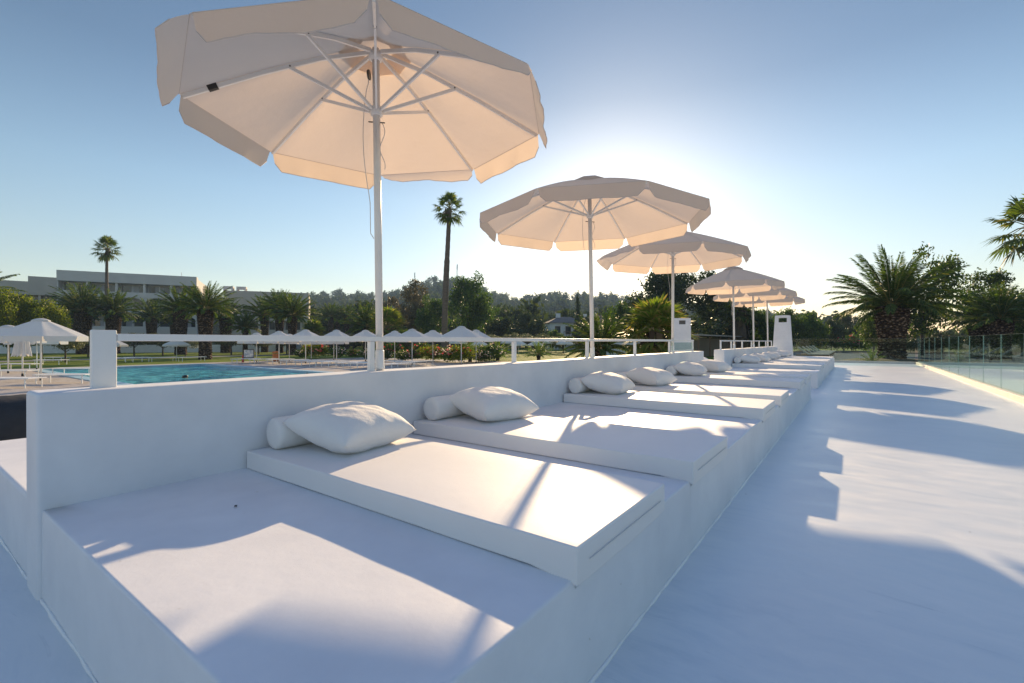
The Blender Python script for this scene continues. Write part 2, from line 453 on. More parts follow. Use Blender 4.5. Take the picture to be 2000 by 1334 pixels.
DKX0, DKX1, DKY0, DKY1 = -4.83, 2.28 * U, -8.0, 27.45 * U
dk = MB(); dk.box(DKX0, DKX1, DKY0, DKY1, -.9, 0)
tag(dk.build('terrace_floor', M['deck']), kind='structure')
bt = MB(); bt.box(-6.0, 60, DKY1 + .005, 75, -.95, ZB)
tag(bt.build('garden_terrace', M['sand']), kind='structure')
pf = MB(); pf.box(DKX1 + .005, 60, -8, DKY1 - .3, -.95, ZB + .02)
tag(pf.build('lower_terrace_floor', M['pale_floor']), kind='structure')
sheet('shaded_garden_path', -5.5, 55, DKY1 + 1.2, DKY1 + 30, ZB + .006, surface('blue grey shaded paving', (.10, .125, .15), (.15, .18, .21), .8, 1, .1, 20, spec=.03))  # tree shade is put into this dark blue grey paving colour
lk = MB(); lk.box(DKX1 + .02, 40, DKY1 - .29, DKY1 - .002, -.9, ZB + .28)
tag(lk.build('low_garden_wall', M['stone']), 'low cream kerb wall at the far end of the pale lower terrace', 'wall')

# ------------------------------------------------------------------ daybed platforms, parapets
XW, XF = -2.54 * U, -.625 * U            # parapet face, platform front
ZT = .345 * U                            # platform top
ZWT = .80 * U                            # parapet top
PAIRS = [2.083, 5.345, 8.57, 13.97, 17.06, 20.17]
UMBY = [p * U for p in PAIRS]
MATS = []                                # (y0, y1) of every mattress
for p in PAIRS:
    MATS.append(((p - .945) * U, (p - .22) * U)); MATS.append(((p + .185) * U, (p + .905) * U))
LIPX = -.672 * U


def platform(name, y0, y1, mats):
    ys = [y0]; hs = []
    for a, b in mats:
        hs.append(ZT); ys.append(a + .012); hs.append(ZT - .03); ys.append(b - .012)
    hs.append(ZT); ys.append(y1)
    xs = [XW - .1, LIPX, XF]
    bm = bmesh.new()
    def quad(*ps): bm.faces.new([bm.verts.new(p) for p in ps])
    # split the long runs so that the surface can wander a little
    yy, hh = [], []
    for i, h in enumerate(hs):
        n = max(1, int((ys[i + 1] - ys[i]) / .12))
        for k in range(n):
            yy.append(ys[i] + (ys[i + 1] - ys[i]) * k / n); hh.append(h)
    yy.append(ys[-1]); m = len(hh)
    xsub = [xs[0] + (xs[1] - xs[0]) * k / 6 for k in range(7)]
    for i in range(m):
        a, b = yy[i], yy[i + 1]
        for k in range(6):
            quad((xsub[k], a, ZT), (xsub[k + 1], a, ZT), (xsub[k + 1], b, ZT), (xsub[k], b, ZT))
        h = hh[i]
        quad((xs[1], a, h), (xs[2], a, h), (xs[2], b, h), (xs[1], b, h))
        if h < ZT: quad((xs[1], a, h), (xs[1], b, h), (xs[1], b, ZT), (xs[1], a, ZT))
        quad((xs[2], a, -.02), (xs[2], b, -.02), (xs[2], b, h), (xs[2], a, h))
        if i and hh[i - 1] != h:
            lo, hi = min(h, hh[i - 1]), max(h, hh[i - 1])
            quad((xs[1], a, lo), (xs[2], a, lo), (xs[2], a, hi), (xs[1], a, hi))
    for y in (y0, y1):
        quad(*[(x, y, -.02) for x in (xs[2], xs[0])], *[(x, y, ZT) for x in xsub], (xs[2], y, ZT))
    quad((xs[0], y0, -.02), (xs[0], y1, -.02), (xs[0], y1, ZT), (xs[0], y0, ZT))
    bmesh.ops.remove_doubles(bm, verts=bm.verts, dist=.0005)
    bmesh.ops.recalc_face_normals(bm, faces=bm.faces)
    for v in bm.verts:
        if v.co.z > .1:
            s = mnoise.noise(Vector((v.co.x * 1.3, v.co.y * 1.3, 3)))
            v.co.z += .004 * s
            if v.co.x > XF - .01: v.co.x += .005 * mnoise.noise(Vector((v.co.y * 2.3, 9, v.co.z))) + .0022 * mnoise.noise(Vector((v.co.y * 7.1, 4, v.co.z * 3)))
    sharp = [e for e in bm.edges if len(e.link_faces) == 2 and e.calc_face_angle(0) > math.radians(40)]
    bmesh.ops.bevel(bm, geom=sharp, offset=.011, segments=3, affect='EDGES', profile=.6)
    for f in bm.faces: f.smooth = True
    me = bpy.data.meshes.new(name); bm.to_mesh(me); bm.free()
    me.materials.append(M['plaster'])
    o = link(name, me)
    o.modifiers.new('wn', 'WEIGHTED_NORMAL')
    return o


pl1 = platform('daybed_platform', .395 * U, 9.95 * U, MATS[:6])
seam_bead_pts = [(-4.8, .393 * U, .002), (XF + .002, .393 * U, .002), (XF + .002, 9.95 * U, .002)]
tag(pl1, 'long low white plastered daybed platform nearest the camera, holding six mattresses', 'platform', 'white daybed platforms')
pl2 = platform('daybed_platform', 11.9 * U, 22.45 * U, MATS[6:])
tag(pl2, 'far white daybed platform beyond the gap in the parapet', 'platform', 'white daybed platforms')


def seam_bead(parent, pts, seed):
    mb = MB(); out = []; rad = []
    for a, b in zip(pts, pts[1:]):
        a = Vector(a); b = Vector(b); n = max(2, int((b - a).length / .05))
        for k in range(n):
            q = a.lerp(b, k / n); w = mnoise.noise(Vector((q.x * 6 + seed, q.y * 6, 1)))
            out.append(q + Vector((.003 * w, .003 * w, 0))); rad.append(max(.0015, .0065 + .007 * mnoise.noise(Vector((q.x * 11, q.y * 11, seed)))))
    mb.tube(out, rad, 6)
    mb.build('seam_bead', M['bead'], parent)


def plaster_block(name, x0, x1, y0, y1, z0, z1, bev=.016, step=.4, amp=.005, mat=None, seed=0):
    bm = bmesh.new()
    bmesh.ops.create_cube(bm, size=1)
    for v in bm.verts:
        v.co = Vector((x0 + (v.co.x + .5) * (x1 - x0), y0 + (v.co.y + .5) * (y1 - y0), z0 + (v.co.z + .5) * (z1 - z0)))
    n = max(1, int(abs(y1 - y0) / step))
    if n > 1:
        es = [e for e in bm.edges if abs((e.verts[0].co - e.verts[1].co).y) > abs(y1 - y0) * .9]
        bmesh.ops.subdivide_edges(bm, edges=es, cuts=n - 1, use_grid_fill=True)
    for v in bm.verts:
        q = Vector((v.co.x * 1.1, v.co.y * 1.1, v.co.z * 1.1 + seed))
        v.co += Vector((mnoise.noise(q), mnoise.noise(q + Vector((9, 0, 0))), mnoise.noise(q + Vector((0, 9, 0))))) * amp
    sharp = [e for e in bm.edges if len(e.link_faces) == 2 and e.calc_face_angle(0) > math.radians(40)]
    bmesh.ops.bevel(bm, geom=sharp, offset=bev, segments=4, affect='EDGES', profile=.6)
    for f in bm.faces: f.smooth = True
    me = bpy.data.meshes.new(name); bm.to_mesh(me); bm.free()
    me.materials.append(mat or M['plaster'])
    o = link(name, me)
    o.modifiers.new('wn', 'WEIGHTED_NORMAL')
    return o


seam_bead(pl1, seam_bead_pts, 2)
seam_bead(pl2, [(XF - 1, 11.898 * U, .002), (XF + .002, 11.898 * U, .002), (XF + .002, 22.45 * U, .002)], 5)
w1 = plaster_block('parapet_wall', XW - .22, XW, .378 * U, 10.3 * U, -.02, ZWT, .02)
tag(w1, 'thick white plastered parapet behind the six nearest mattresses', 'wall', 'white parapet walls')
w2 = plaster_block('parapet_wall', XW - .26, XW, 12.25 * U, 22.1 * U, -.02, ZWT, .02, seed=4)
tag(w2, 'far white parapet with three umbrellas in a row, beyond the gap', 'wall', 'white parapet walls')
lg = plaster_block('ledge', -4.82, XW - .222, .395 * U, 10.2 * U, -.02, ZT - .004, .02, seed=8)
tag(lg, 'sunlit white ledge behind the near end of the parapet', 'ledge')
# rounded step block in the gap
sb = MB(); prof = []
for k in range(13):
    a = PI * k / 12
    prof.append((XW - .62 + .42 * -math.cos(a), .45 + .24 * math.sin(a)))
poly = [(XW - 1.04, 0)] + prof + [(XW - .2, 0)]
Mx = Matrix(((1, 0, 0, 0), (0, 0, 1, 0), (0, 1, 0, 0), (0, 0, 0, 1)))
sb.prism(poly, 11.0 * U, 11.9 * U - .01, Mx)
tag(sb.build('stair_wall', M['plaster']), 'low rounded white stair wall in the gap between the two parapets', 'wall')


def railing(posts, xr, y_end, label, first_big=True, ret=None):
    t = empty('railing', (xr, posts[0], ZWT - .004)); tag(t, label, 'railing', 'white railings on the parapets')
    y0 = posts[0]
    top = .2425 * U
    for i, y in enumerate(posts):
        b = MB()
        if i == 0 and first_big:
            b.box(-.018, .018, -.045, .045, 0, top + .012)
        else:
            b.box(-.019, .019, y - y0 - .02, y - y0 + .02, 0, top - .04)
        soften(b.build('post', M['rail'], t), .005, 2)
    b = MB()
    b.box(-.022, .022, (.046 if first_big else -.03), y_end - y0, top - .04 + .001, top - .005)
    soften(b.build('handrail', M['rail'], t), .004, 2)
    return t


XR = XW - .11
railing([.603 * U] + [y * U for y in (2.005, 3.66, 5.19, 6.74, 8.36, 9.83)], XR, 9.86 * U, 'low white railing with a broad first post on the near parapet')
railing([y * U for y in (12.32, 13.55, 15.05, 16.6, 18.1, 19.6, 21.1)], XR, 21.13 * U, 'far white railing on the parapet with three umbrellas', False)
# glass return at the end of the near railing
gp = empty('glass_screen', (XR, 9.9 * U, ZWT)); tag(gp, 'small clear glass panel between two posts at the end of the near parapet', 'glass screen')
b = MB(); b.box(-.006, .006, -1.4 * U, -.06, .04, .19); b.build('pane', M['glass'], gp)
b = MB(); b.box(-.008, .008, -1.4 * U, -.06, .022, .0395); b.build('bottom_trim', M['rail'], gp)


# ------------------------------------------------------------------ mattresses, bolsters, pillows
ORD = ['nearest', 'second', 'third', 'fourth', 'fifth', 'sixth', 'seventh', 'eighth', 'ninth', 'tenth', 'eleventh', 'farthest']


def mattress_mesh(w, ln, h):
    bm = bmesh.new()
    bmesh.ops.create_cube(bm, size=1)
    for v in bm.verts: v.co = Vector((v.co.x * ln, v.co.y * w, (v.co.z + .5) * h))
    bmesh.ops.subdivide_edges(bm, edges=bm.edges[:], cuts=11, use_grid_fill=True)
    for v in bm.verts:
        u, s = v.co.x / (ln / 2), v.co.y / (w / 2)
        if v.co.z > h * .8: v.co.z += .006 * (1 - u ** 4) * (1 - s ** 4)
        # soft sides belly out, the front edge droops over the lip
        if u > .99: v.co.z -= .026 * (1 - .3 * s * s) * max(0, 1 - 2 * v.co.z / h)
        v.co.z += .003 * mnoise.noise(Vector((v.co.x * 3, v.co.y * 3, v.co.z * 5)))
    for f in bm.faces: f.smooth = True
    me = bpy.data.meshes.new('mattress'); bm.to_mesh(me); bm.free()
    me.materials.append(M['mattress'])
    return me


MH = .092 * U
ML = (XF + .022) - (XW + .02)
mm = mattress_mesh(.722 * U, ML, MH)
zb = MB(); zb.box(ML / 2 + .0035, ML / 2 + .0066, -.31, .31, MH * .42, MH * .42 + .0022)
zm = zb.mesh('zipper', M['zip'])


def pillow_mesh(seed, sx, sy, th):
    n = 44; rnd = random.Random(seed)
    ph = [rnd.uniform(0, 6) for _ in range(8)]
    def surf(i, j, side):
        x, y = -1 + 2 * i / n, -1 + 2 * j / n
        # fuller in the middle, pinched edges, drawn out corners
        ex = x * (1 - .075 * (1 - y * y)); ey = y * (1 - .075 * (1 - x * x))
        t = max(0, (1 - abs(x) ** 3.0)) ** .5 * max(0, (1 - abs(y) ** 3.0)) ** .5
        edge = 1 - t
        wr = (math.sin(11 * y + ph[0] + 2 * x) * abs(x) ** 3 + math.sin(12 * x + ph[1]) * abs(y) ** 3) * .055 * t
        wr += .045 * t * math.sin(7 * (x + y) + ph[2]) * abs(x * y) + .03 * t * math.sin(9 * (x - .6 * y) + ph[3]) * abs(x) * (1 - abs(y))
        d = mnoise.noise(Vector((x * 1.6 + seed, y * 1.6, side))) * .10 * t
        cr = mnoise.noise(Vector((x * 4 + y * 2, y * 1.5 + seed, side * 3))) * .05 * t
        z = side * (t * th * (1 + d + cr) + wr * th)
        return (ex * sx, ey * sy, z)
    mb = MB()
    for side in (1, -1):
        rows = [[surf(i, j, side) for i in range(n + 1)] for j in range(n + 1)]
        if side < 0: rows = rows[::-1]
        mb.grid(rows)
    me = mb.mesh('pillow', M['pillow'])
    bm = bmesh.new(); bm.from_mesh(me); bmesh.ops.remove_doubles(bm, verts=bm.verts, dist=.0004)
    bmesh.ops.recalc_face_normals(bm, faces=bm.faces)
    bm.to_mesh(me); bm.free()
    return me


pms = [pillow_mesh(s, .262, .245, .114) for s in (1, 2, 3, 4)]


def bolster_mesh():
    mb = MB(); r = .087; L = .66
    prof = []
    for k in range(5): prof.append((r * (1 - (1 - k / 4) ** 2 * .35) - .012 * (k < 1), -L / 2 + .02 * math.sin(k / 4 * PI / 2)))
    prof = [(.002, -L / 2 - .004), (r * .5, -L / 2 - .003), (r * .86, -L / 2)] + [(r * .97, -L / 2 + .010), (r, -L / 2 + .026)]
    for k in range(1, 12): prof.append((r * (1 + .012 * math.sin(k * 1.9)), -L / 2 + .026 + (L - .052) * k / 12))
    prof += [(r, L / 2 - .026), (r * .97, L / 2 - .01), (r * .86, L / 2), (r * .5, L / 2 + .003), (.002, L / 2 + .004)]
    mb.lathe(prof, 32)
    me = mb.mesh('bolster', M['pillow'])
    me.transform(Matrix.Rotation(PI / 2, 4, 'X'))
    return me


bom = bolster_mesh()
GAPW = 'over the near parapet'
for i, (a, b) in enumerate(MATS):
    yc = (a + b) / 2
    side = 'near' if i < 6 else 'far'
    m = link('mattress', mm, loc=((XW + .02 + XF + .022) / 2 + random.uniform(-.006, .006), yc, ZT + .002), rz=math.radians(random.uniform(-.4, .4)))
    tag(m, f'{ORD[i]} flat white mattress counting from the camera along the daybed platforms', 'mattress', 'white mattresses on the daybed platforms')
    soften(m, .014, 4, 60)
    link('zipper', zm, m)
    zt = ZT + MH + .008
    bo = link('bolster', bom, loc=(XW + .02 + .10, yc + .045 + random.uniform(-.015, .015), zt + .080), rz=math.radians(random.uniform(-2, 2)))
    tag(bo, f'white roll bolster against the parapet on the {ORD[i]} mattress from the camera', 'bolster', 'white bolsters on the mattresses')
    p = bpy.data.objects.new('pillow', pms[i % 4]); C.objects.link(p)
    yaw = [math.radians(v) for v in (7, -14, 6, -12, 8, -16, 5, -8, 9, 4, -6, 8)][i]
    tilt = math.radians([9.5, 8, 10, 8, 9, 8, 9, 9, 8, 9, 9, 8][i])
    px = XW + .02 + [.375, .42, .38, .44, .37, .46, .38, .42, .40, .37, .40, .39][i]
    p.location = (px, yc + [.02, .05, -.02, .03, 0, .04, .01, .02, 0, .03, -.02, 0][i], zt + .110)
    p.rotation_euler = (Matrix.Rotation(yaw, 4, 'Z') @ Matrix.Rotation(tilt, 4, 'Y') @ Matrix.Rotation(PI / 2, 4, 'Z')).to_euler()
    tag(p, f'plump square white pillow leaning on the bolster of the {ORD[i]} mattress from the camera', 'pillow', 'square white pillows on the mattresses')

# a couple of dry leaf crumbs on the platform
cr = MB()
cpt = on(460, 991, ZT)
cr.add([(cpt.x + .014, cpt.y, ZT + .006), (cpt.x, cpt.y + .007, ZT + .009), (cpt.x - .013, cpt.y + .002, ZT + .006), (cpt.x, cpt.y - .006, ZT + .004)], [(0, 1, 2, 3)])
tag(cr.build('dry_leaf', M['black']), 'tiny dark dry leaf lying on the bare near end of the platform', 'leaf')

# ------------------------------------------------------------------ terrace umbrellas


def canopy_parts(root, R, zr, za, mat, tilts, seed, valL=.158, n=8, vent=True, flat=False, one_valance=False):
    """tent cloth, vent cap and hanging valance flaps; local origin at the pole foot"""
    rnd = random.Random(seed)
    mb = MB(); A = 2 * PI / n
    r0 = R * .10
    for k in range(n):
        rows = []
        for i in range(9):
            t = i / 8; row = []
            for j in range(9):
                s = j / 8; a = A * (k + s)
                edge = math.cos(A / 2) / math.cos(A * (s - .5))      # straight hems between rib ends
                rr = (r0 + (R - r0) * t) * edge
                z = za + (zr - za) * t - .030 * math.sin(PI * s) * math.sin(PI * t) * R / 1.2
                z += .02 * math.sin(PI * t)
                row.append((rr * math.cos(a), rr * math.sin(a), z))
            rows.append(row)
        mb.grid(rows)
    cp = mb.build('canopy', mat, root)
    bm = bmesh.new(); bm.from_mesh(cp.data); bmesh.ops.remove_doubles(bm, verts=bm.verts, dist=.0008); bm.to_mesh(cp.data); bm.free()
    for p in cp.data.polygons: p.use_smooth = True
    e = cp.data.edges
    if vent:
        vb = MB(); rv = R * .20
        rows = []
        for i in range(6):
            t = i / 5; row = []
            for j in range(n * 3 + 1):
                a = A * j / 3
                s = (j % 3) / 3
                rr = rv * t * (math.cos(A / 2) / math.cos(A * (s - .5)))
                row.append((rr * math.cos(a), rr * math.sin(a), za + .052 - .075 * t * t * R / 1.2 + .012))
            rows.append(row)
        rows.append([(x * 1.0, y * 1.0, z - .035) for x, y, z in rows[-1]])
        vb.grid(rows)
        vb.build('vent_cap', mat, root)
    flaps = MB() if one_valance else None
    for k in range(n):
        p = Vector((R * math.cos(A * k), R * math.sin(A * k), zr)); q = Vector((R * math.cos(A * (k + 1)), R * math.sin(A * (k + 1)), zr))
        mid = (p + q) / 2; out = Vector((mid.x, mid.y, 0)).normalized(); along = (q - p)
        f = flaps or MB(); rows = []
        tl = tilts[k % len(tilts)]
        t0, t1 = (tl if isinstance(tl, tuple) else (tl, tl))
        ph = rnd.uniform(0, 6); fq = rnd.uniform(1.4, 2.4); amp = rnd.uniform(.004, .014)
        nn = 16
        for i in range(6):
            t = i / 5; row = []
            for j in range(nn + 1):
                s = j / nn
                corner = min(s, 1 - s)
                ln = valL * (1 - .42 * max(0, (1 - corner / .07)) ** 2.2)      # rounded lower corners
                inset = .014 + .016 * t
                base = p + along * (inset + s * (1 - 2 * inset))
                sagz = -.030 * 0
                th = math.radians(t0 + (t1 - t0) * s)
                wv = amp * t * math.sin(2 * PI * fq * s + ph) + .003 * t * math.sin(2 * PI * 5.3 * s + ph * 2)
                dirv = out * math.sin(th) - Vector((0, 0, 1)) * math.cos(th)
                nrm = out * math.cos(th) + Vector((0, 0, 1)) * math.sin(th)
                curl = .10 * t * t * math.sin(th)
                row.append(base + dirv * ln * t + nrm * wv - Vector((0, 0, 1)) * curl * ln * 2)
            rows.append(row)
        f.grid(rows)
        if not one_valance:
            o = f.build('valance', mat, root)
            sp = MB(); sp.tube(rows[-1], .0026, 5); sp.tube(rows[0], .0022, 5); sp.build('hem', M['hem'], o)
    if one_valance: flaps.build('valance', mat, root)


def terrace_umbrella(loc, R, yaw, lean, tilts, seed, label, clip=None):
    q = Quaternion((FX, FY, 0), math.radians(lean)) @ Quaternion((0, 0, 1), yaw)
    t = empty('patio_umbrella', loc); t.rotation_euler = q.to_euler()
    tag(t, label, 'umbrella', 'cream umbrellas standing on the parapet')
    zr, zh, zrun = 1.835, 2.275, 1.885
    za = zh + .035
    b = MB(); b.lathe([(.026, -.01), (.026, zh + .05)], 20); b.build('pole', M['alu'], t)
    b = MB(); b.lathe([(.034, 0), (.034, .012), (.031, .02), (.031, .13), (.028, .135)], 20); b.build('base_sleeve', M['rail'], t)
    b = MB(); b.lathe([(.036, zrun - .05), (.043, zrun - .045), (.043, zrun + .01), (.030, zrun + .02)], 16); b.build('runner', M['alu'], t)
    b = MB(); b.lathe([(.030, zh - .04), (.05, zh - .03), (.05, zh + .02), (.03, zh + .03)], 16); b.build('hub', M['alu'], t)
    canopy_parts(t, R, zr, za, M['canopy'], tilts, seed, valL=.15)
    for k in range(8):
        a = 2 * PI * k / 8; c, s = math.cos(a), math.sin(a)
        def P(r, z): return Vector((r * c, r * s, z))
        def zrib(r): return za + (zr - za) * (r - R * .1) / (R * .9) + .02 * math.sin(PI * (r - R * .1) / (R * .9)) - .022
        rb = MB()
        rr = [.05, R * .3, R * .6, R * .985]
        for i in range(3):
            rb.bar(P(rr[i], zrib(max(rr[i], R * .1))), P(rr[i + 1], zrib(rr[i + 1])), .016, .026)
        rib = rb.build('rib', M['alu'], t)
        st = MB(); rj = R * .46
        st.bar(P(.045, zrun - .01), P(rj, zrib(rj) - .012), .014, .022)
        st.build('strut', M['alu'], rib)
        pv = MB()
        for sg in (-1, 1):
            o = Vector((-s, c, 0)) * .011 * sg
            pv.tube([P(rj, zrib(rj) - .004) - o * .2, P(rj, zrib(rj) - .004) + o], .006, 8)
        pv.build('pivot_screw', M['screw'], rib)
        if clip is not None and k == clip:
            cb = MB(); cb.bar(P(R * .82, zrib(R * .82)), P(R * .865, zrib(R * .865)), .026, .036)
            cb.build('clip', M['black'], rib)
    # lifting cord over a pulley and its cleat
    pb = MB()
    side = Vector((math.cos(PI - YAW * 0 - yaw + YAW), math.sin(PI + YAW - yaw), 0))
    pb.tube([side * .045 + Vector((0, 0, zh - .14)), side * .058 + Vector((0, 0, zh - .14))], [.035, .035], 14)
    pb.build('pulley', M['screw'], t)
    cd = MB()
    pts = []
    for i in range(22):
        u = i / 21
        pts.append(side * (.055 + .045 * math.sin(PI * min(1, u * 1.25)) * (u > .05)) + Vector((0, 0, zh - .14 - u * 1.15)))
    pts.append(side * .03 + Vector((0, 0, zh - 1.33)))
    cd.tube(pts, .0028, 5)
    other = -side
    pts = [other * .04 + Vector((0, 0, zrun - .10 - .02 * i)) + other * .018 * math.sin(i * .5) for i in range(18)]
    cd.tube(pts, .0028, 5)
    cd.build('cord', M['cord'], t)
    cl = MB(); cl.tube([side * .06 + Vector((0, 0, zrun - .09)), other * .06 + Vector((0, 0, zrun - .10))], .0045, 6); cl.build('pin', M['screw'], t)
    return t


XU = -2.65 * U
def cyaw(deg): return math.radians(deg) + YAW
UZ = ZWT - .003
terrace_umbrella((XU, UMBY[0], UZ + .015), 1.185 * U, cyaw(15.5), -.75, [6, (80, 100), 4, 12, (40, 66), 4, (4, 40), 26], 1, 'nearest cream umbrella, its canopy cut by the top of the picture', clip=4)
terrace_umbrella((XU, UMBY[1], UZ), 1.40 * U, cyaw(13.5), -1.0, [10, 12, 8, 6, 14, 5, 4, 10], 2, 'second cream umbrella from the camera, beside the tall thin palm', clip=4)
terrace_umbrella((XU, UMBY[2], UZ), 1.27 * U, cyaw(1), .1, [10, 14, 8, (25, 75), 60, 10, 6, 20], 3, 'third cream umbrella from the camera, in front of the big dark tree')
terrace_umbrella((XU, UMBY[3], UZ), 1.22 * U, cyaw(12), -1.0, [10, 14, 10, 22, 10, 6, 6, 16], 4, 'fourth cream umbrella, first on the far parapet')
terrace_umbrella((XU, UMBY[4], UZ), 1.22 * U, cyaw(9), -.9, [10, 14, 10, 12, 10, 6, 6, 16], 5, 'fifth cream umbrella, middle one on the far parapet')
terrace_umbrella((XU, UMBY[5], UZ), 1.22 * U, cyaw(14), -.9, [10, 14, 10, 12, 10, 6, 6, 16], 6, 'farthest cream umbrella, beside the tapered white pillar')

# ------------------------------------------------------------------ tapered pillar, shower booth


def tapered_pillar():
    t = empty('shower_pillar', ((-2.42) * U, 22.62 * U, 0), 0)
    tag(t, 'tall tapered white pillar with a slot near its top at the end of the far parapet', 'pillar')
    # front face looks along -y; slab with a window slot built as a frame of blocks
    zt, w0, w1_ = 2.09 * U, .40 * U, .275 * U
    def hw(z): return w0 + (w1_ - w0) * z / zt
    s0, s1, sw = zt - .30, zt - .10, .165
    b = MB(); d = .085
    Mx = Matrix(((1, 0, 0, 0), (0, 0, 1, 0), (0, 1, 0, 0), (0, 0, 0, 1)))
    def pr(poly): b.prism(poly, -d, d, Mx)
    pr([(-hw(0), 0), (hw(0), 0), (hw(s0), s0), (-hw(s0), s0)])
    pr([(-hw(s0), s0), (-sw, s0), (-sw, s1), (-hw(s1), s1)])
    pr([(sw, s0), (hw(s0), s0), (hw(s1), s1), (sw, s1)])
    pr([(-hw(s1), s1), (hw(s1), s1), (hw(zt), zt - .015), (hw(zt) - .03, zt + .004), (0, zt + .012), (-hw(zt) + .03, zt + .004), (-hw(zt), zt - .015)])
    me = b.mesh('shaft', M['plaster'])
    bm = bmesh.new(); bm.from_mesh(me); bmesh.ops.remove_doubles(bm, verts=bm.verts, dist=.0005); bm.to_mesh(me); bm.free()
    o = link('shaft', me, t)
    hd = MB(); hd.tube([(0, -d - .002, .0)] , .01, 6) if False else None
    return t


tapered_pillar()


def booth():
    d = 18.5
    base = at(1331, 667, d)
    t = empty('shower_booth', (base.x, base.y, ZP), math.radians(22)); tag(t, 'square white shower booth with slots near its top, behind the third umbrella pole', 'booth')
    w = .33; H = at(1331, 622, d).z - ZP
    b = MB()
    k = .94
    def wall(z0, z1):
        w0 = w * (1 - (1 - k) * z0 / H); w1 = w * (1 - (1 - k) * z1 / H)
        vs = [(-w0, -w0, z0), (w0, -w0, z0), (w0, w0, z0), (-w0, w0, z0), (-w1, -w1, z1), (w1, -w1, z1), (w1, w1, z1), (-w1, w1, z1)]
        b.add(vs, [(3, 2, 1, 0), (4, 5, 6, 7), (0, 1, 5, 4), (1, 2, 6, 5), (2, 3, 7, 6), (3, 0, 4, 7)])
    wall(0, H - .24)
    w1 = w * k
    for sx in (-1, 1):
        for sy in (-1, 1):
            x0, x1 = sorted((sx * w1, sx * (w1 - .19))); y0, y1 = sorted((sy * w1, sy * (w1 - .19)))
            b.box(x0, x1, y0, y1, H - .24, H - .09)
    b.box(-.03, .03, w1 - .06, w1, H - .24, H - .09); b.box(w1 - .06, w1, -.03, .03, H - .24, H - .09)
    wall(H - .09, H)
    b.build('shaft', M['plaster'], t)
    i = MB(); i.box(-w1 + .1, w1 - .1, -w1 + .1, w1 - .1, H - .239, H - .091); i.build('inner_core', M['recess'], t)  # dark recess colour stands for the shade behind the slots
    h = MB(); h.tube([(-.10, -w, 1.15), (-.10, -w - .05, 1.15), (-.10, -w - .05, 1.25)], .012, 8); h.build('tap', M['steel'], t)
booth()

# ------------------------------------------------------------------ glass fence and kerbs


def glass_fence(name_label, p0, p1, seams):
    """frameless panes between p0 and p1 (plan), standing on a cream kerb"""
    p0 = Vector(p0); p1 = Vector(p1); L = (p1 - p0).length
    ang = math.atan2((p1 - p0).y, (p1 - p0).x)
    t = empty('glass_fence', (p0.x, p0.y, 0), ang); tag(t, name_label, 'glass fence', 'frameless glass fences round the terrace')
    k = MB(); k.box(0, L, -.09, .09, -.02, .105); soften(k.build('kerb', M['stone'], t), .006, 2)
    ss = [0] + seams + [L]
    for a, b_ in zip(ss, ss[1:]):
        g = MB(); g.box(a + .004, b_ - .004, -.005, .005, .106, 1.19)
        pn = g.build('pane', M['glass'], t)
        e = MB(); e.box(a + .0022, a + .0036, -.0052, .0052, .107, 1.190); e.box(a + .005, b_ - .005, -.0052, .0052, 1.1902, 1.1915)
        e.build('polished_edge', M['glass_edge'], pn)
    for s in (seams if L < 8 else []) + [L - .03 if L < 8 else .03]:
        c = MB(); c.tube([(s, -.014, 1.02), (s, .014, 1.02)], .013, 12); c.tube([(s, -.014, .25), (s, .014, .25)], .013, 12)
        c.build('clamp', M['steel'], t)
    return t


XG, YG = 2.28 * U, 27.3 * U
glass_fence('glass fence on a cream kerb along the right side of the terrace', (XG, YG - .1), (XG, -2.0), [.72 + 1.6 * i for i in range(0, 19)])
glass_fence('glass fence across the far end of the terrace, in front of the thick palm', (-2.7 * U, YG), (XG - .095, YG), [1.52, 3.05])

# ------------------------------------------------------------------ vegetation builders


def quads_from(centres, a, b):
    """quads from centre points and two half axis vectors, all arrays (n,3)"""
    v = np.stack([centres - a - b, centres + a - b, centres + a + b, centres - a + b], 1).reshape(-1, 3)
    f = np.arange(len(v)).reshape(-1, 4)
    return v, f


def unit(v): return v / np.maximum(np.linalg.norm(v, axis=1, keepdims=True), 1e-9)


def leaf_cloud(clumps, n, size, rg, droop=.0):
    """clumps: (m,4) x y z r. leaf faces through the outer part of every clump"""
    cl = np.asarray(clumps, float); w = cl[:, 3] ** 2; idx = rg.choice(len(cl), n, p=w / w.sum())
    d = unit(rg.normal(size=(n, 3))); rad = cl[idx, 3] * (rg.uniform(.15, 1, n) ** .45)
    c = cl[idx, :3] + d * rad[:, None] * np.array([1, 1, .85])
    c += rg.normal(size=(n, 3)) * size * .8
    nr = unit(d * .6 + rg.normal(size=(n, 3)))
    t = unit(np.cross(nr, rg.normal(size=(n, 3)))); b = np.cross(nr, t)
    s = size * rg.uniform(.55, 1.3, n)[:, None]
    # pointed leaf: diamond
    v = np.stack([c - t * s, c - b * s * .45, c + t * s, c + b * s * .45], 1).reshape(-1, 3)
    return v, np.arange(len(v)).reshape(-1, 4)


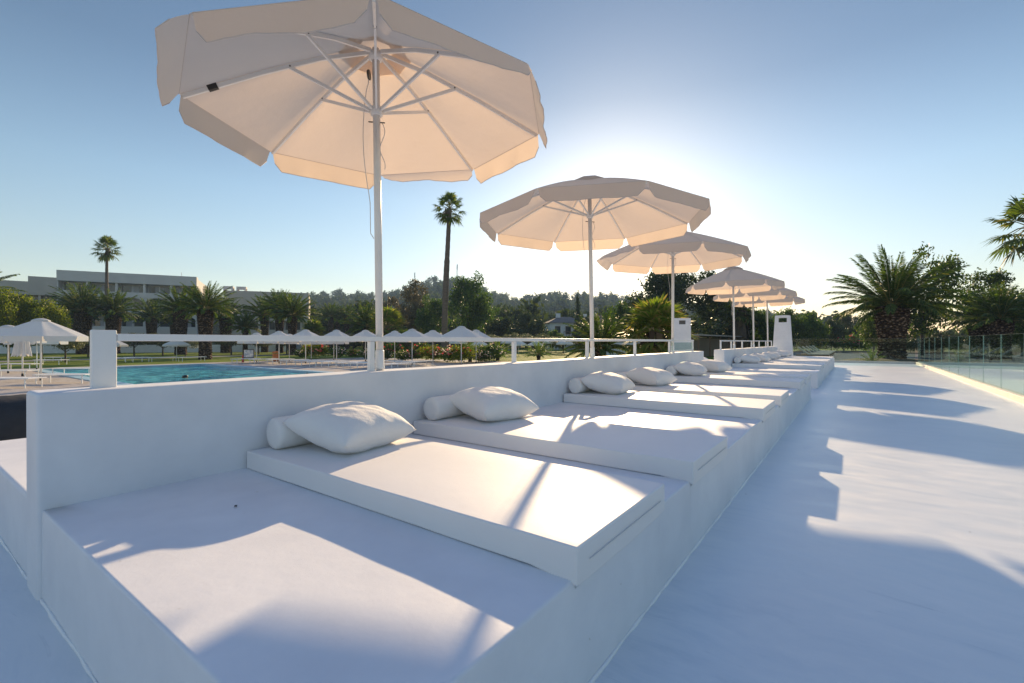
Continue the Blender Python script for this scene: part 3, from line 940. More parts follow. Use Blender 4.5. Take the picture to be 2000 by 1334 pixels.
def crown_clumps(rg, rx, rz, m, rc, zc, low=-.75, shape='round'):
    out = []
    while len(out) < m:
        p = rg.uniform(-1, 1, 3)
        if shape == 'round':
            if (p ** 2).sum() > 1 or p[2] < low: continue
            q = (p ** 2).sum() ** .5
            if q < .35: continue
            f = 1.0
        elif shape == 'cone':
            p[2] = rg.uniform(-1, 1); k = (1 - p[2]) / 2 * 1.0 + .08
            if (p[0] ** 2 + p[1] ** 2) > 1: continue
            p[0] *= k; p[1] *= k; f = .4 + .6 * k
        elif shape == 'umbrella':
            if (p[0] ** 2 + p[1] ** 2) > 1 or p[2] < -.2: continue
            p[2] *= (1 - (p[0] ** 2 + p[1] ** 2) * .8); f = 1
        out.append((p[0] * rx, p[1] * rx, zc + p[2] * rz, rc * rg.uniform(.6, 1.25) * f))
    return out


def tree_meshes(name, seed, h, rx, zlow, m, rc, nleaf, leaf, lmat, shape='round', trunk=True):
    """crown mesh and trunk mesh; origin at the foot"""
    rg = np.random.default_rng(seed); rnd = random.Random(seed)
    rz = (h - zlow) / 2 - rc * .4; zc = (h + zlow) / 2
    cl = crown_clumps(rg, max(rx - rc * .6, .1), rz, m, rc, zc, shape=shape)
    v, f = leaf_cloud(cl, nleaf, leaf, rg)
    cm = np_mesh(name + '_crown', v, f, lmat)
    tm = None
    if trunk:
        mb = MB(); r = max(.09, h * .022)
        zt = zc - rz * .1
        bend = Vector((rnd.uniform(-.3, .3), rnd.uniform(-.3, .3), 0)) * h * .05
        pts = [Vector((0, 0, -.3)), Vector((0, 0, 0)) + bend * .1, bend * .6 + Vector((0, 0, zlow * .6 + .2)), bend + Vector((0, 0, zt))]
        mb.tube(pts, [r * 1.3, r * 1.1, r * .9, r * .45], 8)
        pick = rnd.sample(cl, min(9, len(cl)))
        for c in pick:
            z0 = rnd.uniform(.45, 1) * zt
            s = bend * (z0 / zt) + Vector((0, 0, z0)); e = Vector(c[:3]); mdl = (s + e) / 2 + Vector((0, 0, -.12 * h * rnd.uniform(0, .6)))
            mb.tube([s, mdl, e], [r * .45, r * .3, r * .12], 6)
        tm = mb.mesh(name + '_trunk', M['bark'])
    return cm, tm


def place_tree(name, meshes, loc, rz, s, label, cat, group=None, sz=None):
    t = empty(name, loc, rz); t.scale = (s, s, sz or s)
    tag(t, label, cat, group)
    link('crown', meshes[0], t)
    if meshes[1]: link('trunk', meshes[1], t)
    return t


def frond_arrays(rg, ln, el, az, curve, nl, lw, ll, r0=.25, twist=0.0):
    """one feather leaf: spine polyline and leaflet quads"""
    n = 14; pts = []; p = np.array([math.cos(az) * r0, math.sin(az) * r0, 0.0]); e = el
    for i in range(n + 1):
        pts.append(p.copy())
        st = ln / n
        p = p + np.array([math.cos(e) * math.cos(az), math.cos(e) * math.sin(az), math.sin(e)]) * st
        e -= curve / n * (0.35 + 1.3 * i / n)
    pts = np.array(pts)
    t = np.linspace(.16, 1, nl); seg = t * n; i0 = np.minimum(seg.astype(int), n - 1); fr = (seg - i0)[:, None]
    pos = pts[i0] * (1 - fr) + pts[i0 + 1] * fr
    dr = unit(pts[i0 + 1] - pts[i0])
    side = np.array([-math.sin(az), math.cos(az), 0.0]); side = np.repeat(side[None], nl, 0)
    up = np.cross(dr, -side); up = unit(up)
    V = []
    for sg in (-1, 1):
        l = ll * (np.sin(np.clip(t * 1.05, 0, 1) * PI * .93) ** .55 * .9 + .1) * rg.uniform(.8, 1.1, nl)
        ld = unit(side * sg * .62 + dr * rg.uniform(.75, 1.0, nl)[:, None] + up * (rg.uniform(.25, .5, nl))[:, None] + np.array([0, 0, -.05]))
        tip = pos + ld * l[:, None] + np.array([0, 0, -1]) * (l * .12)[:, None]
        midp = pos + ld * (l * .45)[:, None]
        wv = unit(np.cross(ld, up * .6 + side * sg * .3 + rg.normal(size=(nl, 3)) * .25)) * lw
        V.append(np.stack([pos, midp - wv, tip, midp + wv], 1).reshape(-1, 3))
    return pts, np.concatenate(V)


def phoenix_meshes(seed, R, nf, leafmat, nl=34, lw=.022, up_bias=0.0):
    rg = np.random.default_rng(seed); V = []; st = MB()
    for k in range(nf):
        f = k / nf
        az = k * 2.39996 + rg.uniform(-.2, .2)
        el = math.radians(87 - 84 * f ** .95 + rg.uniform(-7, 7) + up_bias)
        ln = R * rg.uniform(.92, 1.12) * (.80 + .22 * math.sin(PI * min(1, f + .1)))
        cv = rg.uniform(.8, 1.2) * (.35 + .75 * math.cos(el))
        pts, v = frond_arrays(rg, ln, el, az, cv, nl, lw * R / 3, R * .15, r0=.12 * R / 3)
        V.append(v)
        st.tube([pts[i] for i in (0, 4, 8, 11)], [.028 * R / 3, .02 * R / 3, .012 * R / 3, .006 * R / 3], 4, cap=False)
    V = np.concatenate(V)
    return np_mesh('fronds', V, np.arange(len(V)).reshape(-1, 4), leafmat), st.mesh('stalks', M['rachis'])


def phoenix_trunk(seed, r, h, bulge=1.38):
    """stout trunk of diamond leaf stubs, thickest under the crown"""
    rnd = random.Random(seed); mb = MB(); nr = int(h / (r * .26)) + 2; na = 15; rows = []
    nsub = 3
    m = na * nsub
    for i in range(nr * 2 + 1):
        z = h * i / (nr * 2); t = z / h
        rr = r * (1.12 - .15 * min(1, t * 4)) * (1 + (bulge - 1) * max(0, (t - .45) / .55) ** .8)
        if t > .93: rr *= 1 - (t - .93) * 3.5
        row = []
        for j in range(m + 1):
            jj = j % m
            a = 2 * PI * j / m
            off = (i // 2) % 2 * .5
            ph = ((jj / nsub) + off) % 1.0
            boss = max(0, 1 - abs(ph - .5) * 2.2) * (1 if i % 2 else .1)
            bump = 1 + (.20 * boss + .03 * mnoise.noise(Vector((jj * 3.1, i * 2.7, seed)))) * (1 if t > .12 else .3)
            zz = z + (.02 * r if i % 2 else 0)
            row.append((rr * bump * math.cos(a), rr * bump * math.sin(a), zz))
        rows.append(row)
    mb.grid(rows, False)
    return mb.mesh('trunk', M['palm_bark'])


PH = [phoenix_meshes(s, 3.0, 62, M['phoenix'], nl=44, lw=.034) for s in (21, 22, 23)]
PHL = [phoenix_meshes(s, 3.0, 40, M['phoenix_light'], up_bias=6) for s in (31, 32)]
PT = {}


def phoenix(px, ytop, ybase, Rpx, twpx, d, label, zg=-.57, light=False, group='date palms in the hotel garden', dense=None):
    foot = at(px, 667, d); foot.z = zg
    ztop = at(px, ytop, d).z; h = max(.3, ztop - zg); s = Rpx / FPX * d / 3.0 * .93
    r = twpx / FPX * d / 2 / 1.45
    t = empty('date_palm', foot, random.uniform(0, 6)); tag(t, label, 'palm tree', group)
    k = len(PT); PT[k] = 1
    link('trunk', phoenix_trunk(k, r, h + .1 * r), t)
    fm, sm = dense or (PHL if light else PH)[k % (2 if light else 3)]
    c = link('crown', fm, t, (0, 0, h - .05 * s), random.uniform(0, 6)); c.scale = (s, s, s)
    link('leaf_stalks', sm, c)
    return t


def fan_crown(seed, n, R, mat, spread=(85, -40), nb=22, petiole=.5):
    """fan palm leaves: stalk and a folded disc of pointed blades"""
    rg = np.random.default_rng(seed); V = []; st = MB()
    for k in range(n):
        f = k / max(1, n - 1); az = k * 2.39996 + rg.uniform(-.25, .25)
        el = math.radians(spread[0] + (spread[1] - spread[0]) * f + rg.uniform(-8, 8))
        d = np.array([math.cos(el) * math.cos(az), math.cos(el) * math.sin(az), math.sin(el)])
        pl = R * petiole * rg.uniform(.85, 1.15); hub = d * pl + np.array([0, 0, -.10 * R * (1 - math.sin(max(el, 0)))])
        st.tube([(0, 0, 0), tuple(d * pl * .5 + np.array([0, 0, .02 * R])), tuple(hub)], [.02 * R, .014 * R, .01 * R], 4, cap=False)
        side = np.array([-math.sin(az), math.cos(az), 0]); upv = np.cross(d, side); upv = -upv if upv[2] < 0 else upv
        bl = R * (1 - petiole) * 1.0
        for j in range(nb):
            a = math.radians(-115 + 230 * j / (nb - 1))
            bd = d * math.cos(a) + side * math.sin(a) - upv * .18 * abs(math.sin(a)) + rg.normal(size=3) * .05
            bd /= np.linalg.norm(bd)
            l = bl * (.72 + .28 * math.cos(a * .8)) * rg.uniform(.85, 1.1)
            wv = np.cross(bd, upv); wv = wv / np.linalg.norm(wv) * bl * .055
            tip = hub + bd * l + np.array([0, 0, -.22 * l * rg.uniform(.5, 1.3)])
            md = hub + bd * l * .55
            V.append(np.stack([hub, md - wv, tip, md + wv]))
    V = np.concatenate(V)
    return np_mesh('fans', V, np.arange(len(V)).reshape(-1, 4), mat), st.mesh('stalks', M['rachis'])


def skirt_mesh(seed, r, z0, z1, n=160):
    rg = np.random.default_rng(seed)
    a = rg.uniform(0, 2 * PI, n); z = rg.uniform(z0, z1, n)
    rad = r * rg.uniform(.7, 1.4, n)
    c = np.stack([np.cos(a) * rad, np.sin(a) * rad, z], 1)
    t = np.stack([np.cos(a) * .25, np.sin(a) * .25, np.full(n, -1.0)], 1) * (r * 1.3); b = np.stack([-np.sin(a), np.cos(a), np.zeros(n)], 1) * r * .25
    v, f = quads_from(c, t * .5, b)
    return np_mesh('skirt', v, f, M['dry_skirt'])


def tall_palm(px, ycrown, Rpx, d, twpx, label, seed, ybend=0, zg=-.57, group=None, bend=.0):
    foot = at(px, 667, d); foot.z = zg
    zc = at(px, ycrown, d).z - zg; R = Rpx / FPX * d; r = twpx / FPX * d / 2
    t = empty('fan_palm', foot, 0); tag(t, label, 'palm tree', group)
    mb = MB(); pts = []; rad = []
    for i in range(40):
        u = i / 39
        sway = math.sin(u * 2.6 + seed) * r * .9 + bend * r * (1 - u) * u * 6
        pts.append(Vector((sway * RX, sway * RY, zc * u)))
        k = 1.15 - .45 * u
        if .36 < u < .66: k *= 1.12
        if u > .9: k *= 1.25
        rad.append(r * k * (1 + .07 * (i % 2)))
    off = pts[-1]
    mb.tube(pts, rad, 12); mb.build('trunk', M['tall_bark'], t)
    fm, sm = fan_crown(seed, 27, R, M['fan'], (85, -52), 24, .52)
    c = link('crown', fm, t, off); link('leaf_stalks', sm, c)
    link('dead_leaf_skirt', skirt_mesh(seed, r * 1.05, zc * .945, zc * .985, 40), t)
    return t


# ------------------------------------------------------------------ palms
side_lab = [
    (163, 608, 690, 64, 30, 60, 'thick date palm leftmost before the hotel, behind the left pool umbrella'),
    (148, 620, 690, 50, 22, 68, 'darker date palm half hidden behind the leftmost hotel palm'),
    (222, 612, 690, 56, 27, 62, 'date palm right below the tall thin palm before the hotel'),
    (296, 622, 686, 46, 20, 72, 'small date palm before the arched hotel balconies'),
    (353, 606, 692, 55, 27, 58, 'date palm left of the thickest one, near the hotel corner'),
    (401, 606, 702, 66, 30, 42, 'thickest date palm on the lawn before the right end of the hotel'),
    (340, 628, 690, 40, 15, 76, 'small date palm behind the pair at the hotel corner'),
    (441, 622, 690, 46, 24, 66, 'date palm behind the thickest lawn palm on its right'),
    (479, 641, 688, 40, 12, 60, 'young low date palm before the right hotel block'),
    (517, 617, 688, 46, 17, 70, 'left one of three date palms before the right hotel block'),
    (546, 606, 690, 50, 18, 66, 'middle one of three date palms before the right hotel block'),
    (571, 617, 693, 56, 19, 57, 'right one of three date palms, at the corner of the right hotel block'),
    (646, 620, 688, 34, 11, 96, 'left one of three slim far date palms right of the hotel'),
    (660, 627, 688, 24, 9, 104, 'middle one of three slim far date palms right of the hotel'),
    (677, 620, 688, 31, 10, 98, 'right one of three slim far date palms right of the hotel'),
    (716, 640, 690, 56, 18, 62, 'wide date palm left of the nearest umbrella pole'),
]
for a in side_lab: phoenix(*a)
phoenix(1172, 683, 700, 88, 26, 25, 'low wide date palm behind the pole of the second umbrella')
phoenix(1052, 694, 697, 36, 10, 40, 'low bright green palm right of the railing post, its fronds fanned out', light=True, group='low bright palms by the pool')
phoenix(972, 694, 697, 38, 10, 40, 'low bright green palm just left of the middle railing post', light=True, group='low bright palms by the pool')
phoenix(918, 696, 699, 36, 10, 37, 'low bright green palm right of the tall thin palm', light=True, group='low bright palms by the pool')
BIGPH = phoenix_meshes(41, 3.0, 72, M['phoenix'], nl=64, lw=.022)
phoenix(1742, 600, 705, 126, 60, 25.2, 'massive date palm with a pineapple trunk behind the far glass fence', zg=ZB, group='date palms on the right', dense=BIGPH)
phoenix(1912, 628, 700, 70, 36, 33, 'date palm left of the pair at the right edge', zg=ZB, group='date palms on the right')
phoenix(1955, 624, 700, 86, 40, 30, 'date palm right of the pair at the right edge', zg=ZB, group='date palms on the right')
phoenix(-75, 585, 690, 92, 34, 46, 'date palm outside the left edge with one frond reaching in', group='date palms in the hotel garden')
tall_palm(211, 486, 29, 68, 6, 'tall thin fan palm rising over the hotel roof', 3, group='tall fan palms')
tall_palm(873, 408, 37, 52, 11, 'very tall thin fan palm right of the nearest umbrella pole', 5, group='tall fan palms', bend=-.25)
tall_palm(2020, 444, 80, 24, 14, 'fan palm at the right edge, only its left leaves in the picture', 8, zg=ZB, group='tall fan palms')


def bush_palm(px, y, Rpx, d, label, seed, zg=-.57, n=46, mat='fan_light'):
    foot = at(px, 667, d); foot.z = zg; zc = at(px, y, d).z - zg; R = Rpx / FPX * d
    t = empty('bushy_fan_palm', foot); tag(t, label, 'palm tree', 'bushy fan palms')
    mb = MB(); mb.tube([(0, 0, -.1), (0, 0, zc * .5), (0, 0, zc)], [R * .17, R * .15, R * .12], 12); mb.build('trunk', M['tall_bark'], t)
    fm, sm = fan_crown(seed, n, R, M[mat], (88, -35), 24, .48)
    c = link('crown', fm, t, (0, 0, zc)); link('leaf_stalks', sm, c)
    if zc > R * .6: link('dead_leaf_skirt', skirt_mesh(seed, R * .26, zc * .35, zc * .95, 120), t)
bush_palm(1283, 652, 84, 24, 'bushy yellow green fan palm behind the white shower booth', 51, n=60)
bush_palm(757, 640, 48, 58, 'bushy fan palm just right of the nearest umbrella pole', 52)
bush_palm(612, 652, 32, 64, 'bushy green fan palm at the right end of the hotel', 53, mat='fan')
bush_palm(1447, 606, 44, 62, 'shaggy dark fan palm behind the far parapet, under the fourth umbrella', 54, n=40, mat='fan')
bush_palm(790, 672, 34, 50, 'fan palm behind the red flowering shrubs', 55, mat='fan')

# ------------------------------------------------------------------ broadleaf trees
TM = {
    'round': tree_meshes('round', 61, 10, 4.4, .8, 46, 1.15, 11000, .20, M['leaf_green']),
    'dark': tree_meshes('dark', 62, 10, 5.2, .8, 60, 1.15, 15000, .19, M['leaf_dark']),
    'brown': tree_meshes('brown', 63, 10, 4.2, 1.5, 40, 1.1, 8000, .20, M['leaf_brown']),
    'pine': tree_meshes('pine', 64, 10, 4.4, 3.2, 30, 1.1, 7000, .19, M['leaf_pine'], 'round'),
    'cypress': tree_meshes('cypress', 65, 10, 1.5, .4, 60, .6, 6000, .18, M['leaf_dark'], 'cone'),
    'yellow': tree_meshes('yellow', 66, 6, 3.4, 1.4, 36, .95, 9000, .14, M['leaf_yellow']),
    'plane': tree_meshes('plane', 67, 8, 3.9, .6, 64, .78, 7200, .17, M['leaf_plane']),
    'plane2': tree_meshes('plane', 68, 8, 4.2, .5, 64, .8, 7200, .17, M['leaf_plane']),
    'bush': tree_meshes('bush', 69, 5, 3.0, .1, 40, .9, 7000, .17, M['leaf_dark']),
    'vine': tree_meshes('vine', 70, 5, 3.4, .1, 44, .8, 8000, .17, M['leaf_green']),
}


def tree(kind, px, ytop, hwpx, d, label, zg=-.57, cat='tree', group='trees beyond the pool', name=None):
    foot = at(px, 667, d); foot.z = zg
    base_h, base_r = {'round': (10, 4.4), 'dark': (10, 5.2), 'brown': (10, 4.2), 'pine': (10, 4.4), 'cypress': (10, 1.5), 'yellow': (6, 3.4), 'plane': (8, 3.9), 'plane2': (8, 4.2), 'bush': (5, 3.0), 'vine': (5, 3.4)}[kind]
    H = at(px, ytop, d).z - zg
    s = hwpx / FPX * d / base_r; sz = H / base_h
    nm = name or {'round': 'round_tree', 'dark': 'evergreen_tree', 'brown': 'brownish_tree', 'pine': 'pine_tree', 'cypress': 'cypress_tree', 'yellow': 'leafy_tree', 'plane': 'plane_tree', 'plane2': 'plane_tree', 'bush': 'large_shrub', 'vine': 'leafy_shrub'}[kind]
    return place_tree(nm, TM[kind], foot, random.uniform(0, 6), s, label, cat, group, sz)


tree('round', 915, 533, 47, 78, 'round bright edged green tree just right of the tall thin palm')
tree('round', 848, 577, 36, 84, 'green tree directly left of the tall thin palm')
tree('brown', 812, 550, 40, 92, 'brownish tree left of the tall thin palm, below the hill')
tree('brown', 765, 583, 30, 96, 'low brownish tree right of the nearest umbrella pole')
tree('bush', 985, 617, 38, 80, 'dark rounded shrub right of the round green tree', cat='shrub')
tree('bush', 1052, 622, 28, 78, 'dark leafy shrub between the dark conifer and the white house', cat='shrub')
tree('round', 958, 600, 30, 92, 'darker green tree behind the round bright edged one')
tree('bush', 1142, 615, 24, 88, 'dark bushy tree just left of the second umbrella pole', name='small_tree')
tree('vine', 1086, 644, 22, 72, 'low leafy shrub before the white house', cat='shrub')
tree('pine', 1030, 606, 25, 82, 'dark conifer left of the white house')
tree('cypress', 1128, 573, 10, 92, 'thin dark cypress rising over the white house')
tree('bush', 1104, 600, 15, 100, 'small dark tree at the roof of the white house', name='small_tree')
tree('vine', 1212, 590, 38, 66, 'rounded green tree left of the bushy fan palm')
tree('dark', 1325, 519, 98, 62, 'huge dark evergreen tree behind the third umbrella')
tree('dark', 1404, 572, 52, 68, 'dark evergreen right of the huge one, under the fourth umbrella')
tree('vine', 1490, 606, 42, 62, 'leafy green tree behind the far parapet railing', group='row of leafy trees behind the far parapet')
tree('vine', 1545, 603, 40, 64, 'leafy green tree behind the tapered white pillar', group='row of leafy trees behind the far parapet')
tree('vine', 1588, 610, 36, 66, 'leafy green tree right of the tapered white pillar', group='row of leafy trees behind the far parapet')
tree('bush', 1624, 622, 26, 70, 'dark shrub at the right end of the leafy row', cat='shrub', group='row of leafy trees behind the far parapet')
tree('pine', 1648, 606, 28, 84, 'dark pine between the leafy row and the massive palm')
tree('bush', 1664, 638, 30, 70, 'low dark shrub below the pine', cat='shrub')
tree('plane', 1800, 484, 76, 40, 'broad leaved tree showing behind the massive date palm', zg=ZB, group='plane trees on the right')
tree('plane2', 1706, 590, 34, 40, 'lower leafy tree left of the massive palm trunk', zg=ZB, group='plane trees on the right')
tree('plane2', 1925, 520, 70, 42, 'leafy tree behind the pair of palms at the right', zg=ZB, group='plane trees on the right')
tree('plane', 1996, 565, 46, 38, 'leafy tree cut by the right edge', zg=ZB, group='plane trees on the right')
tree('bush', 1840, 648, 40, 52, 'low dark hedge shrub seen over the right glass fence', zg=ZB, cat='shrub', group='low shrubs on the right')
tree('bush', 1765, 652, 34, 50, 'low dark shrub right behind the massive palm trunk', zg=ZB, cat='shrub', group='low shrubs on the right')
tree('yellow', 16, 570, 52, 44, 'yellow green tree at the left edge above the pool umbrella', group='yellow green trees on the left')
tree('yellow', 82, 588, 40, 46, 'yellow green tree right of the one at the left edge', group='yellow green trees on the left')
tree('round', 30, 598, 60, 52, 'darker tree behind the yellow green ones on the left')

OL = [tree_meshes('olive', 80 + i, 4.6, 2.6, 1.9, 24, .75, 4200, .12, M['leaf_olive']) for i in range(3)]
ol_list = [(128, 648, 40, 36), (172, 652, 34, 48), (262, 650, 36, 50), (318, 652, 36, 52), (362, 655, 26, 48), (452, 652, 36, 56), (505, 655, 36, 60), (560, 652, 40, 58), (628, 654, 40, 64), (690, 652, 44, 66), (950, 652, 36, 66), (1010, 650, 36, 68), (1060, 652, 34, 66), (1100, 655, 28, 62)]
ol_where = ['just left of the white corner post', 'behind the white corner post', 'between the second and third hotel palms', 'left of the single lawn umbrella', 'beside the thickest lawn palm', 'right of the thickest lawn palm', 'above the notice board', 'before the right hotel block', 'right of the hotel, above the lounger row', 'left of the nearest umbrella pole', 'behind the low palms in the middle', 'above the middle railing post', 'before the white house, on its left', 'before the white house, on its right']
for i, ((px, yt, hw, d), wh) in enumerate(zip(ol_list, ol_where)):
    foot = at(px, 667, d); foot.z = -.57; H = at(px, yt, d).z + .57
    place_tree('olive_tree', OL[i % 3], foot, random.uniform(0, 6), hw / FPX * d / 2.6, f'grey green olive tree {wh}', 'tree', 'olive trees on the lawn', H / 4.6)

# flowering shrubs
FS = []
for i in range(3):
    cm, _ = tree_meshes('shrub', 90 + i, 1.1, .75, .05, 16, .32, 1500, .07, M['leaf_green' if i else 'leaf_yellow'], trunk=False)
    rg = np.random.default_rng(190 + i); n = 60
    d_ = unit(rg.normal(size=(n, 3))); d_[:, 2] = np.abs(d_[:, 2]) * .9; d_ *= rg.uniform(.6, 1.15, n)[:, None]
    c = d_ * np.array([.72, .72, .6]) + np.array([0, 0, .5])
    a = unit(rg.normal(size=(n, 3))) * .042; b = unit(np.cross(a, rg.normal(size=(n, 3)))) * .042
    v, f = quads_from(c, a, b)
    FS.append((cm, np_mesh('flowers', v, f, M['flower_pale' if i == 1 else 'flower_red'])))
fl = [(590, 699, 46, 1), (618, 700, 44, 0), (660, 699, 46, 1), (690, 700, 44, 2), (716, 701, 43, 1), (752, 703, 40, 1), (768, 702, 41, 2), (785, 704, 38, 1), (806, 703, 39, 2), (824, 702, 40, 2), (842, 704, 38, 0), (860, 704, 38, 2), (878, 705, 36, 1), (897, 706, 35, 0), (940, 706, 36, 1), (958, 703, 38, 1)]
fl_where = ['leftmost of the bed behind the lounger row', 'second of the bed behind the lounger row', 'third of the bed behind the lounger row', 'fourth of the bed behind the lounger row', 'left beside the nearest umbrella pole', 'right beside the nearest umbrella pole', 'second right of the nearest umbrella pole', 'third right of the nearest umbrella pole', 'at the foot of the pool umbrella right of the pole', 'between two pool umbrella poles in the bed', 'behind the third pool umbrella right of the pole', 'left of the tall palm trunk', 'at the foot of the tall palm trunk', 'before the largest pool umbrella', 'between two low bright palms', 'left of the middle low bright palm']
fl_col = ['red flowering', 'pale flowering', 'dense red flowering']
for (px, y, d, k), wh in zip(fl, fl_where):
    foot = on(px, y + 4, -.56); foot = at(px, 667, d); foot.z = -.57
    t = empty('flowering_shrub', foot, random.uniform(0, 6)); s = random.uniform(.75, 1.35); t.scale = (s * 1.25, s * 1.25, s)
    tag(t, f'{fl_col[k]} shrub, {wh}', 'shrub', 'flowering shrubs by the pool')
    link('foliage', FS[k][0], t); tag(link('flowers', FS[k][1], t), kind='stuff')
pk = at(1672, 667, 58); pk.z = ZB
t = empty('flowering_shrub', pk); t.scale = (3.0, 3.0, 1.9); tag(t, 'pink flowering oleander left of the massive palm trunk', 'shrub')
link('foliage', FS[2][0], t); tag(link('flowers', FS[2][1], t), kind='stuff')

# planter mound and tuft under the massive palm
pc = at(1735, 667, 25.2)
md = MB(); md.lathe([(2.6, -.05), (2.3, .12), (1.6, .24), (.6, .30), (.05, .31)], 28)
tag(md.build('planter_mound', M['soil'], None, (pc.x, pc.y, ZB)), 'low earth mound round the foot of the massive date palm', 'planter')
fm, sm = fan_crown(77, 1, .1, M['fan']) if False else (None, None)
tf = at(1703, 667, 24.2)
gm, gs = phoenix_meshes(33, .75, 26, M['phoenix_light'], 20, .05, 10)
o = link('garden_tuft', gm, None, (tf.x, tf.y, ZB + .1)); tag(o, 'bright green leafy tuft at the foot of the massive palm', 'plant'); link('leaf_stalks', gs, o)

# ------------------------------------------------------------------ pool umbrellas, loungers and small things


def pool_umbrella_proto():
    t = empty('pool_umbrella'); 
    b = MB(); b.lathe([(.03, 0), (.03, 2.45)], 12); b.build('pole', M['rail'], t)
    b = MB(); b.lathe([(.045, 0), (.045, .10), (.03, .11)], 12); b.build('base_sleeve', M['black'], t)
    canopy_parts(t, 1.42, 1.76, 2.42, M['pool_canopy'], [5, 9, 4, 7, 10, 5, 8, 3], 77, .20, one_valance=True)
    return t


pu = [  # px, base y, extra scale, label
    (80, 743, 1.03, 'large white pool umbrella at the left edge, nearest of the pool side'),
    (16, 729, .98, 'white pool umbrella at the very left, behind the folded one'),
    (72, 722, .92, 'white pool umbrella whose right side shows below the large left one'),
    (345, 701.5, .74, 'single white umbrella on the lawn beyond the pool'),
    (222, 703, .74, 'white umbrella half hidden behind the white corner post'),
    (501, 707, .92, 'leftmost white umbrella of the lounger row, above the notice board'),
    (545, 709, .96, 'second white umbrella of the lounger row, counting from the left'),
    (565, 705, .90, 'third white umbrella of the lounger row, set further back'),
    (597, 709.5, 1.0, 'fourth white umbrella of the lounger row, with a peaked top over the rail'),
    (608, 702, .86, 'white umbrella just behind the fourth of the lounger row'),
    (652, 703, .88, 'white umbrella just behind the sixth pole of the lounger row'),
    (657.5, 709, 1.0, 'white umbrella midway along the lounger row with a clear peak over the rail'),
    (714, 706, 1.02, 'white umbrella at the right end of the lounger row, beside the nearest pole'),
    (771, 706.5, .99, 'white umbrella directly right of the nearest umbrella pole'),
    (805, 712, 1.0, 'second white umbrella right of the nearest umbrella pole'),
    (845.5, 707.5, 1.0, 'white umbrella just left of the tall thin palm trunk'),
    (901, 714, 1.06, 'largest white umbrella in the middle, right of the tall palm trunk'),
    (930, 709, 1.0, 'white umbrella overlapping the largest middle one on its right'),
    (895, 692, .84, 'far white umbrella low behind the largest middle one'),
    (936, 695, .72, 'small far white umbrella above the low bright palms'),
    (994, 690, .85, 'far white umbrella left of the middle railing post'),
    (1013, 695, .72, 'far white umbrella right of the middle railing post'),
    (1046, 693, .70, 'far white umbrella above the rightmost low bright palm'),
    (1077, 690, .85, 'far white umbrella left of the low wide date palm'),
    (1103, 692, .78, 'rightmost far white umbrella, beside the low wide date palm'),
]
proto = pool_umbrella_proto()
for i, (px, yb, s, lab) in enumerate(pu):
    o = proto if i == 0 else copy_tree(proto)
    p = on(px, yb, ZP if i < 3 or yb > 700 else -.56)
    o.location = p; o.rotation_euler = (0, 0, random.uniform(0, .78)); o.scale = (s, s, s)
    tag(o, lab, 'umbrella', 'white pool umbrellas')

# folded umbrella
fp = on(44, 735, ZP); s_ = 1.0
t = empty('folded_umbrella', fp); tag(t, 'folded white umbrella hanging closed on its pole at the left edge', 'umbrella')
b = MB(); b.lathe([(.03, 0), (.03, 2.25)], 12); b.build('pole', M['rail'], t)
b = MB(); b.lathe([(.045, 0), (.045, .12), (.03, .13)], 12); b.build('base_sleeve', M['black'], t)
rows = []
for i in range(12):
    u = i / 11; row = []
    for j in range(49):
        a = 2 * PI * j / 48
        rr = (.04 + .24 * u ** .7) * (1 + .28 * math.sin(8 * a + u) * min(1, u * 3)) + .03 * u * math.sin(3 * a)
        row.append((rr * math.cos(a), rr * math.sin(a), 2.25 - 1.28 * u - .07 * u * math.sin(8 * a + 1)))
    rows.append(row)
b = MB(); b.grid(rows); b.build('canopy', M['pool_canopy'], t)


def lounger_proto():
    t = empty('sun_lounger')
    b = MB(); b.box(-.96, .96, -.33, -.30, .315, .35); b.box(-.96, .96, .30, .33, .315, .35); b.box(-.96, -.93, -.299, .299, .315, .35); b.box(.93, .96, -.299, .299, .315, .35)
    soften(b.build('frame', M['rail'], t), .006, 2)
    b = MB()
    for k in range(17): b.box(-.90 + k * .107, -.90 + k * .107 + .085, -.298, .298, .328, .343)
    b.build('slat_bed', M['rail'], t)
    for sx in (-.86, .80):
        for sy in (-.305, .265):
            l = MB(); l.box(sx, sx + .03, sy, sy + .03, 0, .314); l.build('leg', M['rail'], t)
    return t


lg_list = [(20, 757, .30), (130, 748, .35), (150, 733, .32), (40, 722, .3), (100, 712, .3), (26, 738, .3),
           (112, 706.0, .1), (268, 706, .1), (236, 707.5, .1), (318, 706, 1.3), (375, 705.5, 1.35),
           (480, 709.5, 1.4), (515, 710, 1.35), (548, 710.5, 1.42), (575, 712, 1.4), (604, 713.5, 1.4), (632, 715, 1.38), (655, 716, 1.45), (684, 717.5, 1.4), (712, 719, 1.4),
           (760, 714, 1.2), (790, 716, 1.3), (822, 715.5, 1.3), (780, 721, 1.3)]
lg_lab = ['white slatted lounger at the left edge, closest to the ledge', 'white slatted lounger beside the pole of the large left umbrella', 'white slatted lounger nearest the left corner of the pool', 'white slatted lounger under the very left umbrella', 'white slatted lounger at the far side of the left terrace', 'white slatted lounger beside the folded umbrella',
          'low white lounger at the lawn edge, left of the corner post', 'low white lounger at the lawn edge, right of the corner post', 'low white lounger peeking from behind the corner post', 'left lounger of the pair under the single lawn umbrella', 'right lounger of the pair under the single lawn umbrella']
rowo = ['leftmost', 'second', 'third', 'fourth', 'fifth', 'sixth', 'seventh', 'eighth', 'rightmost']
lg_lab += [f'{w} white lounger of the row along the pool end, counting from the left' for w in rowo]
